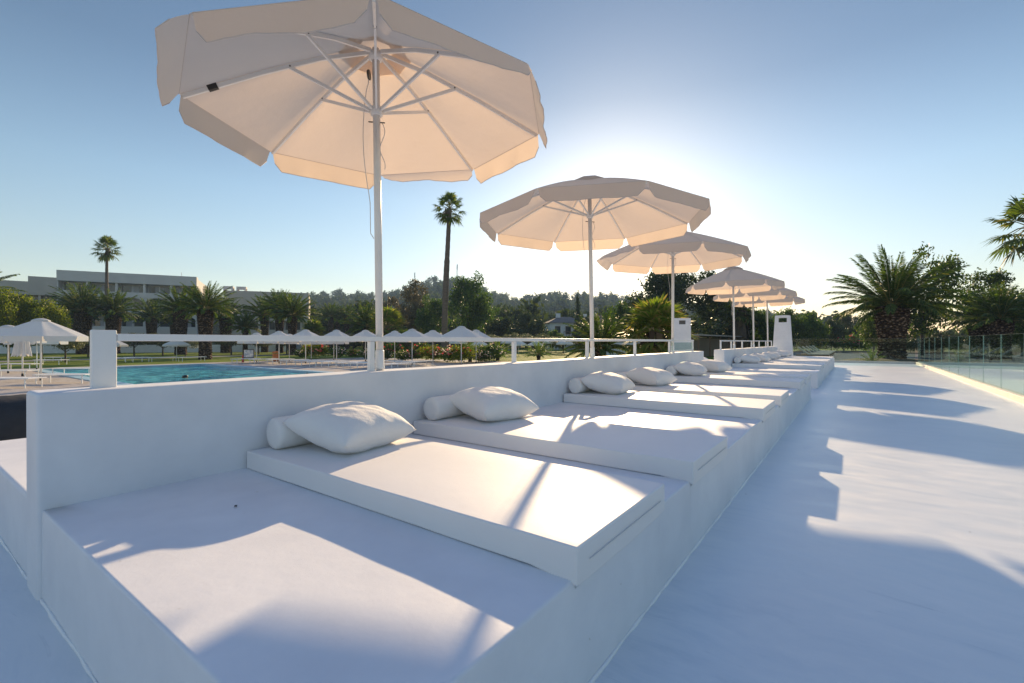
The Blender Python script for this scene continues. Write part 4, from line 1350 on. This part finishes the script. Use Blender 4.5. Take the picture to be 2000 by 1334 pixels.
lg_lab += ['white lounger just right of the nearest umbrella pole', 'white lounger under the second umbrella right of the pole', 'white lounger before the red flowering shrubs', 'white lounger closest to the parapet right of the nearest pole']
lp = lounger_proto()
for i, ((px, y, rz), lab) in enumerate(zip(lg_list, lg_lab)):
    o = lp if i == 0 else copy_tree(lp)
    o.location = on(px, y, ZP); o.rotation_euler = (0, 0, rz + YAW - .3)
    tag(o, lab, 'lounger', 'white loungers round the pool')

# beige cushioned loungers behind the far glass
def cushion_lounger():
    t = empty('cushioned_lounger')
    b = MB(); b.box(-.95, .95, -.32, .32, .22, .30)
    soften(b.build('frame', M['wood'], t), .01, 2)
    for sx in (-.8, .75):
        for sy in (-.29, .24):
            l = MB(); l.box(sx, sx + .05, sy, sy + .05, 0, .219); l.build('leg', M['wood'], t)
    b = MB(); b.box(-.25, .94, -.30, .30, .301, .38); soften(b.build('seat_cushion', M['beige_cushion'], t), .03, 3)
    Mt = Matrix.Translation((-.27, 0, .305)) @ Matrix.Rotation(math.radians(38), 4, 'Y')
    b = MB(); b.box(-.78, 0, -.30, .30, 0, .09, Mt); soften(b.build('back_cushion', M['beige_cushion'], t), .03, 3)
    return t
cl = cushion_lounger()
clw = ['nearest the tapered pillar', 'second from the tapered pillar', 'third, midway along the row', 'fourth, towards the shrubs', 'farthest from the fence']
for i, w in enumerate(clw):
    o = cl if i == 0 else copy_tree(cl)
    o.location = (-2.25, 37.5 + i * 3.4, ZB + .008); o.rotation_euler = (0, 0, .05)
    tag(o, f'beige cushioned lounger behind the far glass fence, {w}', 'lounger', 'beige loungers behind the far glass')
# short white posts of a far fence
wf = empty('picket_fence', at(1540, 667, 62)); wf.location.z = ZB; wf.rotation_euler = (0, 0, math.radians(80)); tag(wf, 'short white picket fence seen left of the beige loungers', 'fence')
for k in range(12):
    b = MB(); b.box(k * .9, k * .9 + .12, -.05, .05, 0, .95); b.build('post', M['white_wall'], wf)
b = MB(); b.box(0, 10.1, -.03, .03, .951, 1.0); b.build('rail', M['white_wall'], wf)

# notice board, bin, red post
nb = on(486, 706, -.56); nb = at(486, 667, 37); nb.z = -.56
t = empty('notice_board', nb, YAW); tag(t, 'black framed notice board with pale pictures on the lawn edge', 'notice board')
for sx in (-.42, .38):
    b = MB(); b.box(sx, sx + .05, -.03, .03, 0, .95); b.build('leg', M['black'], t)
b = MB(); b.box(-.419, .429, -.035, -.0305, .12, .92)
b = MB(); b.box(-.42, .43, -.03, .03, .951, 1.0); b.box(-.369, .379, -.03, .03, .30, .36); b.build('frame', M['black'], t)
b = MB(); b.box(-.368, .378, -.02, .02, .361, .95); b.build('panel', M['picture'], t)
bn = at(538.5, 667, 38); bn.z = -.56
t = empty('litter_bin', bn, YAW); tag(t, 'rust orange litter bin between the lounger row and the lawn', 'bin')
b = MB(); b.lathe([(.20, 0), (.24, .1), (.25, .62), (.22, .63), (.22, .2)], 18); b.build('body', M['orange'], t)
b = MB(); b.lathe([(.26, .68), (.27, .72), (.2, .80), (.03, .82)], 18); b.build('lid', M['orange'], t)
rp = at(474, 667, 36); rp.z = -.56
b = MB(); b.lathe([(.10, 0), (.10, .03), (.055, .05), (.05, .5), (.03, .58)], 14)
tag(b.build('marker_post', M['red'], None, rp), 'small red marker post left of the notice board', 'post')


# swimmers: head, neck and shoulders above one continuous body
def swimmer(px, py, label, rz, up=.0):
    p = on(px, py, ZP - .09)
    t = empty('person', (p.x, p.y, ZP - .19), rz); tag(t, label, 'person', 'swimmers in the pool')
    bm = bmesh.new()
    J = {'pelvis': (0, 0, -.95), 'belly': (0, .02, -.62), 'chest': (0, .02, -.30), 'neck': (0, 0, -.04 + up), 'chin': (0, -.015, .05 + up), 'head': (0, 0, .14 + up), 'crown': (0, .01, .20 + up),
         'shl': (.17, 0, -.13), 'ell': (.36, -.12, -.22), 'hal': (.44, -.40, -.16), 'shr': (-.17, 0, -.13), 'elr': (-.36, -.12, -.22), 'har': (-.44, -.40, -.16),
         'hil': (.10, 0, -1.0), 'knl': (.12, -.12, -1.35), 'ftl': (.12, .02, -1.55), 'hir': (-.10, 0, -1.0), 'knr': (-.12, -.10, -1.35), 'ftr': (-.12, .02, -1.55)}
    rad = {'pelvis': .14, 'belly': .13, 'chest': .15, 'neck': .055, 'chin': .07, 'head': .092, 'crown': .07, 'shl': .065, 'ell': .045, 'hal': .032, 'shr': .065, 'elr': .045, 'har': .032, 'hil': .09, 'knl': .06, 'ftl': .04, 'hir': .09, 'knr': .06, 'ftr': .04}
    E = [('pelvis', 'belly'), ('belly', 'chest'), ('chest', 'neck'), ('neck', 'chin'), ('chin', 'head'), ('head', 'crown'), ('chest', 'shl'), ('shl', 'ell'), ('ell', 'hal'), ('chest', 'shr'), ('shr', 'elr'), ('elr', 'har'), ('pelvis', 'hil'), ('hil', 'knl'), ('knl', 'ftl'), ('pelvis', 'hir'), ('hir', 'knr'), ('knr', 'ftr')]
    keys = list(J)
    me = bpy.data.meshes.new('body'); me.from_pydata([J[k] for k in keys], [(keys.index(a), keys.index(b)) for a, b in E], [])
    me.materials.append(M['skin'])
    o = link('body', me, t)
    sk = o.modifiers.new('skin', 'SKIN'); sk.use_smooth_shade = True
    for i, k in enumerate(keys):
        sv = me.skin_vertices[0].data[i]; sv.radius = (rad[k], rad[k]); sv.use_root = (k == 'pelvis')
    o.modifiers.new('ss', 'SUBSURF').render_levels = 2
    h = MB(); rows = []
    for i in range(9):
        ph = math.radians(-8 + 98 * i / 8); row = []
        for j in range(21):
            a = 2 * PI * j / 20; front = max(0, -math.sin(a))
            r = .112 * math.cos(ph)
            row.append((r * math.cos(a), .012 + r * 1.12 * math.sin(a), .13 + up + .115 * math.sin(ph) + .05 * front * (1 - i / 8)))
        rows.append(row)
    h.grid(rows); h.build('hair', M['hair'], o)
    f = MB(); f.tube([(0, -.088, .115 + up), (0, -.118, .10 + up), (0, -.095, .09 + up)], [.012, .014, .012], 8); f.build('nose', M['skin'], o)
    for sx in (-1, 1):
        e = MB(); e.tube([(sx * .092, .005, .11 + up), (sx * .105, .012, .115 + up)], [.022, .016], 8); e.build('ear', M['skin'], o)
        e = MB(); e.tube([(sx * .035, -.086, .135 + up), (sx * .035, -.093, .135 + up)], [.012, .006], 8); e.build('eye', M['hair'], o)
swimmer(362, 738.5, 'swimmer with dark hair in the open water of the pool', 2.2)
swimmer(603, 729, 'swimmer with a dark head at the near right corner of the pool', 1.2, -.05)

# dark covered seat beside the ledge
def covered():
    c = at(34, 667, 3.95)
    mb = MB(); rows = []
    for i in range(15):
        u = i / 14; row = []
        for j in range(41):
            a = 2 * PI * j / 40
            rr = .78 * (u ** .62) * (1 + .05 * math.sin(5 * a + 1) * u + .03 * math.sin(11 * a) * u)
            z = 1.15 * (1 - u ** 2.3) + .03 * math.sin(7 * a + u * 4) * u
            row.append((rr * math.cos(a) + .1 * (1 - u), rr * .9 * math.sin(a), z))
        rows.append(row)
    mb.grid(rows)
    tag(mb.build('bean_bag', M['dark_cover'], None, (c.x, c.y, ZP)), 'dark grey peaked bean bag at the left edge behind the white ledge', 'bean bag')
covered()

# ------------------------------------------------------------------ hotel


def hotel_block(A, B, ztop, zbase, depth, nb, floors, wall, label, arches=(), name='hotel_building', parapet=1.0):
    """facade from A to B (plan), building behind it; floors: list of (z0, z1) openings"""
    A = Vector((A.x, A.y, 0)); B = Vector((B.x, B.y, 0)); L = (B - A).length; ang = math.atan2((B - A).y, (B - A).x)
    t = empty(name, (A.x, A.y, zbase), ang); tag(t, label, 'hotel', 'hotel blocks')
    H = ztop - zbase
    rec = 1.6
    b = MB(); b.box(0, L, rec, depth, 0, H - .3); b.build('wall', wall, t)
    # front skin: bands between the openings
    zs = 0
    bands = []
    for (a, c) in floors:
        bands.append((zs, a)); zs = c
    bands.append((zs, H))
    for i, (a, c) in enumerate(bands):
        if c - a < .05: continue
        b = MB(); b.box(-.02, L + .02, -.12 if i == len(bands) - 1 else 0, rec - .003, a, c)
        b.build('parapet' if i == len(bands) - 1 else 'balcony_band', wall, t)
    w = L / nb
    for fi, (a, c) in enumerate(floors):
        for k in range(nb + 1):
            x = k * w; hw = .16
            pb = MB(); pb.box(max(0, x - hw), min(L, x + hw), .05, rec - .004, a + .002, c - .002)
            pb.build('pier', wall, t)
        for k in range(nb):
            x0, x1 = k * w + .165, (k + 1) * w - .165
            if fi in arches:
                m = 12; h = min((c - a) * .42, (x1 - x0) * .28); xm = (x0 + x1) / 2; hx = (x1 - x0) / 2
                arc = [(xm + hx * math.cos(PI * q / m), c - .003 - h + h * .96 * math.sin(PI * q / m)) for q in range(m + 1)]
                Mx = Matrix(((1, 0, 0, 0), (0, 0, 1, 0), (0, 1, 0, 0), (0, 0, 0, 1)))
                ab = MB()
                for q in range(m):
                    ab.prism([arc[q], (arc[q][0], c - .0025), (arc[q + 1][0], c - .0025), arc[q + 1]], .06, .5, Mx)
                ab.build('arch', wall, t)
            wb = MB(); wb.box(x0 + (x1 - x0) * .08, x0 + (x1 - x0) * .92, rec - .06, rec - .002, a + .05, c - .25)
            win = wb.build('window', M['glazing'], t)
            cb = MB(); f0 = .12 + .1 * ((k * 7 + fi * 3) % 4); cb.box(x0 + (x1 - x0) * f0, x0 + (x1 - x0) * (f0 + .34), rec - .075, rec - .062, a + .06, c - .3)
            cb.build('curtain', M['curtain'], win)
            db = MB(); xd = x0 + (x1 - x0) * .5; db.box(xd - .04, xd + .04, rec - .09, rec - .076, a + .05, c - .25); db.build('frame', M['rail'], win)
    return t, L


fA, fB = at(111, 527, 75), at(384, 541, 83.3)
zt_ = at(111, 527, 75).z
t, L = hotel_block(fA, fB, zt_, -.6, 16, 5, [(.2, 2.5), (4.2, 6.1), (7.0, 9.1), (9.95, 11.45)], M['hotel'], 'grey white hotel block with arched balconies behind the date palms', arches=(1, 2))
b = MB(); b.box(L * .1, L * .4, 6, 9, zt_ + .6 - .3, zt_ + .6 + .1); b.build('roof_hut', M['hotel'], t)
b = MB(); b.tube([(L * .84, 5, zt_ + .3), (L * .84, 5, zt_ + 1.9)], .03, 6); b.build('aerial', M['steel'], t)
wA, wB = at(-40, 553, 80), at(113, 548, 86)
zw = at(113, 553, 86).z
t, L = hotel_block(wA, wB, zw, -.6, 12, 4, [(.2, 2.6), (3.6, 5.6), (6.4, 8.0), (8.9, 10.0)], M['hotel_warm'], 'lower beige hotel wing at the left edge')
b = MB(); b.box(L * .60, L - .03, .05, 8, zw + .6 - .298, zw + .6 + 1.0); b.build('stair_tower', M['hotel_warm'], t)
rA, rB = at(438, 570, 91), at(603, 572.5, 96.5)
zr_ = at(456, 568, 92).z
t, L = hotel_block(rA, rB, zr_, -.6, 9, 5, [(.2, 2.6), (4.0, 5.9), (7.0, 8.7)], M['hotel_warm'], 'lower beige hotel block behind three date palms, with two roof vents', arches=(1,))


def roof_vent(x):
    v = empty('roof_vent', (0, 0, 0)); v.parent = t; v.location = (x, 3.0, zr_ + .6 - .3)
    b = MB(); w = .85
    for sx in (-1, 1):
        for sy in (-1, 1): b.box(min(sx * w, sx * (w - .3)), max(sx * w, sx * (w - .3)), min(sy * w, sy * (w - .3)), max(sy * w, sy * (w - .3)), 0, 1.0)
    b.box(-w, w, -w, w, 1.0, 1.35)
    b.box(-w + .3, w - .3, -w + .02, -w + .3, .72, .999)
    b.build('vent_hood', M['hotel'], v)
for px in (441, 466):
    pp = (px - 438) / (603 - 438) * L
    roof_vent(pp)

gwl = at(-30, 667, 62); gwr = at(560, 667, 74)
ang = math.atan2((gwr - gwl).y, (gwr - gwl).x); Lw = (gwr - gwl).xy.length
b = MB(); b.box(0, Lw, -.15, .15, -.1, 1.15)
o = b.build('garden_wall', M['white_wall'], None, (gwl.x, gwl.y, -.6), ang); tag(o, 'low white garden wall in the shade between the lawn and the hotel', 'wall')


# ------------------------------------------------------------------ houses
def house(px, d, wpx, y_eave, y_ridge, label, roofm, rz, windows=True, chimney=True, zg=-.6, balcony=False):
    p = at(px, 667, d); W_ = wpx / FPX * d
    t = empty('house', (p.x, p.y, zg), YAW + rz); tag(t, label, 'house', 'houses among the trees')
    he = at(px, y_eave, d).z - zg; hr = at(px, y_ridge, d).z - zg; D = W_ * .7
    b = MB(); b.box(-W_ / 2, W_ / 2, -D / 2, D / 2, 0, he); b.build('wall', M['white_wall'], t)
    o_ = .5
    b = MB(); x, y = W_ / 2 + o_, D / 2 + o_; rx = W_ / 2 * .35
    b.add([(-x, -y, he - .05), (x, -y, he - .05), (x, y, he - .05), (-x, y, he - .05), (-rx, 0, hr), (rx, 0, hr)], [(0, 1, 5, 4), (1, 2, 5), (2, 3, 4, 5), (3, 0, 4), (3, 2, 1, 0)])
    r = b.build('roof', roofm, t)
    if chimney:
        b = MB(); b.box(-rx - .45, -rx + .35, -.4, .4, he + (hr - he) * .4, hr + .7); b.build('chimney', M['white_wall'], r)
    if windows:
        for k, xx in enumerate((-.28, .02, .3)):
            f = MB(); f.box(W_ * xx - .55, W_ * xx + .55, -D / 2 - .05, -D / 2 - .003, he - 2.3, he - .7); wn = f.build('window', M['wood'], t)
            g = MB(); g.box(W_ * xx - .45, W_ * xx + .45, -D / 2 - .062, -D / 2 - .052, he - 2.2, he - .8); g.build('pane', M['glazing'], wn)
    if balcony:
        b = MB(); b.box(-W_ * .15, W_ / 2, -D / 2 - 1.1, -D / 2 - .07, he - 3.0, he - 2.85)
        for k in range(9): b.box(-W_ * .15 + k * W_ * .078, -W_ * .15 + k * W_ * .078 + .07, -D / 2 - 1.1, -D / 2 - 1.03, he - 2.849, he - 1.9)
        b.box(-W_ * .15, W_ / 2, -D / 2 - 1.12, -D / 2 - 1.02, he - 1.899, he - 1.8)
        b.build('balcony', M['wood'], t)
house(1102, 96, 68, 631, 619, 'white house with a dark tiled hip roof left of the second pole', M['roof_tile'], .15, balcony=True)
house(1150, 112, 40, 630, 619, 'terracotta roofed house right behind the white house', M['red_tile'], -.1)
house(1168, 120, 46, 630, 616, 'farther terracotta roofed house right of the second pole', M['red_tile'], .2, windows=False)
house(985, 125, 60, 640, 633, 'grey roofed house showing over the shrubs in the middle', M['roof_tile'], .1, windows=False, chimney=False)

# low walls and the long reed bar
wl = at(1160, 667, 52); wr = at(1262, 667, 52)
b = MB(); b.box(0, (wr - wl).length, -.12, .12, 0, 1.55)
tag(b.build('boundary_wall', M['white_wall'], None, (wl.x, wl.y, -.6), YAW), 'white boundary wall in shade left of the bushy fan palm', 'wall')
wl = at(1244, 667, 44); wr = at(1320, 667, 44)
b = MB(); b.box(0, (wr - wl).length, -.05, .05, 0, 1.5)
tag(b.build('timber_fence', M['wood'], None, (wl.x, wl.y, -.6), YAW), 'brown timber fence beside the trunk of the bushy fan palm', 'fence')


def reed_bar():
    x0 = -11.7 * U; y0, y1 = 44 * U, 92 * U
    t = empty('beach_bar', (x0, y0, -.6)); tag(t, 'long low reed walled bar with a flat roof behind the far parapet', 'building')
    L = y1 - y0
    b = MB(); b.box(-3.2, -.4, .3, L - .3, 0, 2.0); b.build('reed_wall', M['reed'], t)
    b = MB(); b.box(-4, .5, 0, L, 2.22, 2.34); b.build('roof', M['steel'], t)
    for k in range(12):
        c = MB(); c.box(.2, .34, .5 + k * (L - 1.2) / 11, .64 + k * (L - 1.2) / 11, 0, 2.219); c.build('post', M['wood'], t)
reed_bar()

# ------------------------------------------------------------------ far woods and hill


def far_height(px, d):
    return None


crest = [(330, 590), (400, 584), (450, 576), (520, 590), (560, 590), (590, 574), (640, 566), (700, 572), (740, 575), (770, 570), (800, 553), (840, 544), (880, 540), (910, 545), (960, 572), (1010, 582), (1060, 574), (1110, 570), (1160, 574), (1210, 576), (1260, 582), (1320, 590), (1400, 600), (1480, 606), (1520, 614), (1560, 625), (1620, 640), (1700, 655)]


def crest_y(px):
    for (a, ya), (b_, yb) in zip(crest, crest[1:]):
        if a <= px <= b_: return ya + (yb - ya) * (px - a) / (b_ - a)
    return 655


hm = MB(); rows = []
DH = [190, 240, 300, 380, 480, 620, 700]
xs = list(range(280, 1760, 20))
peak = {}
for d, f in zip(DH, (0, .05, .20, .42, .66, 1.0, .97)):
    row = []
    for px in xs:
        yt = crest_y(px) + 15
        top = at(px, yt, 620).z
        p = at(px, 667, d); row.append((p.x, p.y, -.9 + (top + .9) * f + .5 * mnoise.noise(Vector((px * .05, d * .02, 0)))))
    rows.append(row)
hm.grid(rows)
tag(hm.build('hill', M['hill']), kind='structure')


def hill_z(px, d):
    top = at(px, crest_y(px) + 15, 620).z
    fs = (0, .05, .20, .42, .66, 1.0, .97)
    for (a, b_), (fa, fb) in zip(zip(DH, DH[1:]), zip(fs, fs[1:])):
        if a <= d <= b_: return -.9 + (top + .9) * (fa + (fb - fa) * (d - a) / (b_ - a))
    return -.9


def wood_mesh(seed, n, drange, pxr, hr, nq=230, leaf=.75):
    rg = np.random.default_rng(seed); V = []
    kinds = []
    for k in range(6):
        shape = ('round', 'round', 'umbrella', 'cone', 'round', 'cone')[k]
        cl = crown_clumps(rg, .34 if shape != 'cone' else .22, .40, 14, .15 if shape != 'cone' else .10, .58, -.8, shape)
        v, _ = leaf_cloud(cl, nq, .10, rg); kinds.append(v)
    for i in range(n):
        d = rg.uniform(drange[0] ** .5, drange[1] ** .5) ** 2; px = rg.uniform(*pxr)
        h = rg.uniform(*hr)
        p = at(px, 667, d); z = hill_z(px, d) if d >= 190 else -.7
        v = kinds[rg.integers(6)].copy(); a = rg.uniform(0, 6.28); c, s = math.cos(a), math.sin(a)
        w = h * rg.uniform(.8, 1.25)
        x = v[:, 0] * c - v[:, 1] * s; y = v[:, 0] * s + v[:, 1] * c
        V.append(np.stack([x * w + p.x, y * w + p.y, v[:, 2] * h + z], 1))
    V = np.concatenate(V)
    return np_mesh('wood', V, np.arange(len(V)).reshape(-1, 4), M['far_leaf'])


tag(link('far_wood', wood_mesh(5, 1500, (195, 640), (300, 1740), (7, 14))), kind='stuff')
tag(link('middle_wood', wood_mesh(6, 130, (105, 185), (590, 1290), (6.5, 11.5), 380)), kind='stuff')
tag(link('right_wood', wood_mesh(7, 60, (90, 150), (1380, 2060), (3.5, 5.5), 380)), kind='stuff')


def mast(px, ytop, ybase, d, label):
    p = at(px, ybase, d); h = at(px, ytop, d).z - p.z
    t = empty('radio_mast', (p.x, p.y, p.z - 6)); tag(t, label, 'mast', 'radio masts on the hill')
    b = MB(); H = h + 6; w0, w1 = .9, .35
    for sx in (-1, 1):
        for sy in (-1, 1): b.tube([(sx * w0, sy * w0, 0), (sx * w1, sy * w1, H)], .13, 5)
    for k in range(14):
        z = H * k / 14; z2 = H * (k + 1) / 14; a = w0 + (w1 - w0) * k / 14; a2 = w0 + (w1 - w0) * (k + 1) / 14
        s = 1 if k % 2 else -1
        b.tube([(-a * s, -a, z), (a2 * s, -a2, z2)], .07, 4); b.tube([(a, -a * s, z), (a2, a2 * s, z2)], .07, 4)
    b.build('lattice', M['steel'], t)
    a = MB()
    for k in range(4): a.box(-.5, .5, -.25, .25, H - 2.2 - k * 1.6, H - 1.2 - k * 1.6)
    a.build('antenna', M['steel'], t)
mast(810, 532, 553, 600, 'left radio mast on the wooded hill')
mast(893, 516, 545, 600, 'right radio mast on the hilltop, behind the tall palm')

# ------------------------------------------------------------------ air
hz, nt, out = new_mat('thin haze')
pv = N(nt, 'ShaderNodeVolumePrincipled', Density=.00046, Anisotropy=.0)
pv.inputs['Color'].default_value = (.50, .72, 1.0, 1)
nt.links.new(pv.outputs[0], out.inputs['Volume'])
hb = MB(); hb.box(-900, 900, -200, 1100, -1.9, 130)
HZ = hb.build('haze', hz); tag(HZ, kind='stuff')

# ------------------------------------------------------------------ light, sky, camera
SUN_EL = math.radians(18.1)
sd = Vector((-.4, .917, 0)).normalized()
SUN_AZ = math.atan2(sd.x, sd.y)                 # from +Y towards +X
w = bpy.data.worlds.new('World'); scene.world = w; w.use_nodes = True
nt = w.node_tree; bg = nt.nodes['Background']
sky = nt.nodes.new('ShaderNodeTexSky'); sky.sky_type = 'NISHITA'; sky.sun_disc = False
sky.sun_elevation = SUN_EL; sky.sun_rotation = SUN_AZ
sky.air_density = 1.2; sky.dust_density = .3; sky.ozone_density = 3.0; sky.altitude = 0
# pale low haze band, deeper blue above: the sky texture is weighted by elevation
tc = N(nt, 'ShaderNodeTexCoord'); sep = N(nt, 'ShaderNodeSeparateXYZ'); nt.links.new(tc.outputs['Generated'], sep.inputs[0])
el = ramp(nt, sep.outputs[2], [(0, (.86, .74, .67)), (.12, (.80, .70, .64)), (.28, (.70, .66, .615)), (.45, (.465, .46, .455)), (.62, (.42, .42, .42)), (.8, (1.1, 1, 1)), (1, (1.2, 1.16, 1.38))])
tint = N(nt, 'ShaderNodeMix', data_type='RGBA', blend_type='MULTIPLY'); tint.inputs[0].default_value = 1
nt.links.new(sky.outputs[0], tint.inputs[6]); nt.links.new(el.outputs[0], tint.inputs[7])
nt.links.new(tint.outputs[2], bg.inputs['Color']); bg.inputs['Strength'].default_value = .115
sl = bpy.data.lights.new('sun', 'SUN'); sl.energy = 4.2; sl.angle = math.radians(.6); sl.color = (1, .73, .42)
so = bpy.data.objects.new('sun', sl); C.objects.link(so)
dirv = Vector((sd.x * math.cos(SUN_EL), sd.y * math.cos(SUN_EL), math.sin(SUN_EL)))
so.rotation_euler = dirv.to_track_quat('Z', 'Y').to_euler(); so.location = dirv * 60

cam = bpy.data.cameras.new('camera'); cam.sensor_width = 36; cam.lens = 36 * FPX / 2000
cam.clip_start = .05; cam.clip_end = 6000
co = bpy.data.objects.new('camera', cam); C.objects.link(co)
co.location = (0, 0, U); co.rotation_euler = (PI / 2, 0, YAW)
scene.camera = co

scene.view_settings.view_transform = 'Standard'; scene.view_settings.look = 'None'
scene.view_settings.exposure = 1.1; scene.view_settings.gamma = 1
cy = scene.cycles
cy.use_denoising = True; cy.max_bounces = 8; cy.diffuse_bounces = 4; cy.transparent_max_bounces = 24; cy.volume_bounces = 0
cy.sample_clamp_indirect = 8
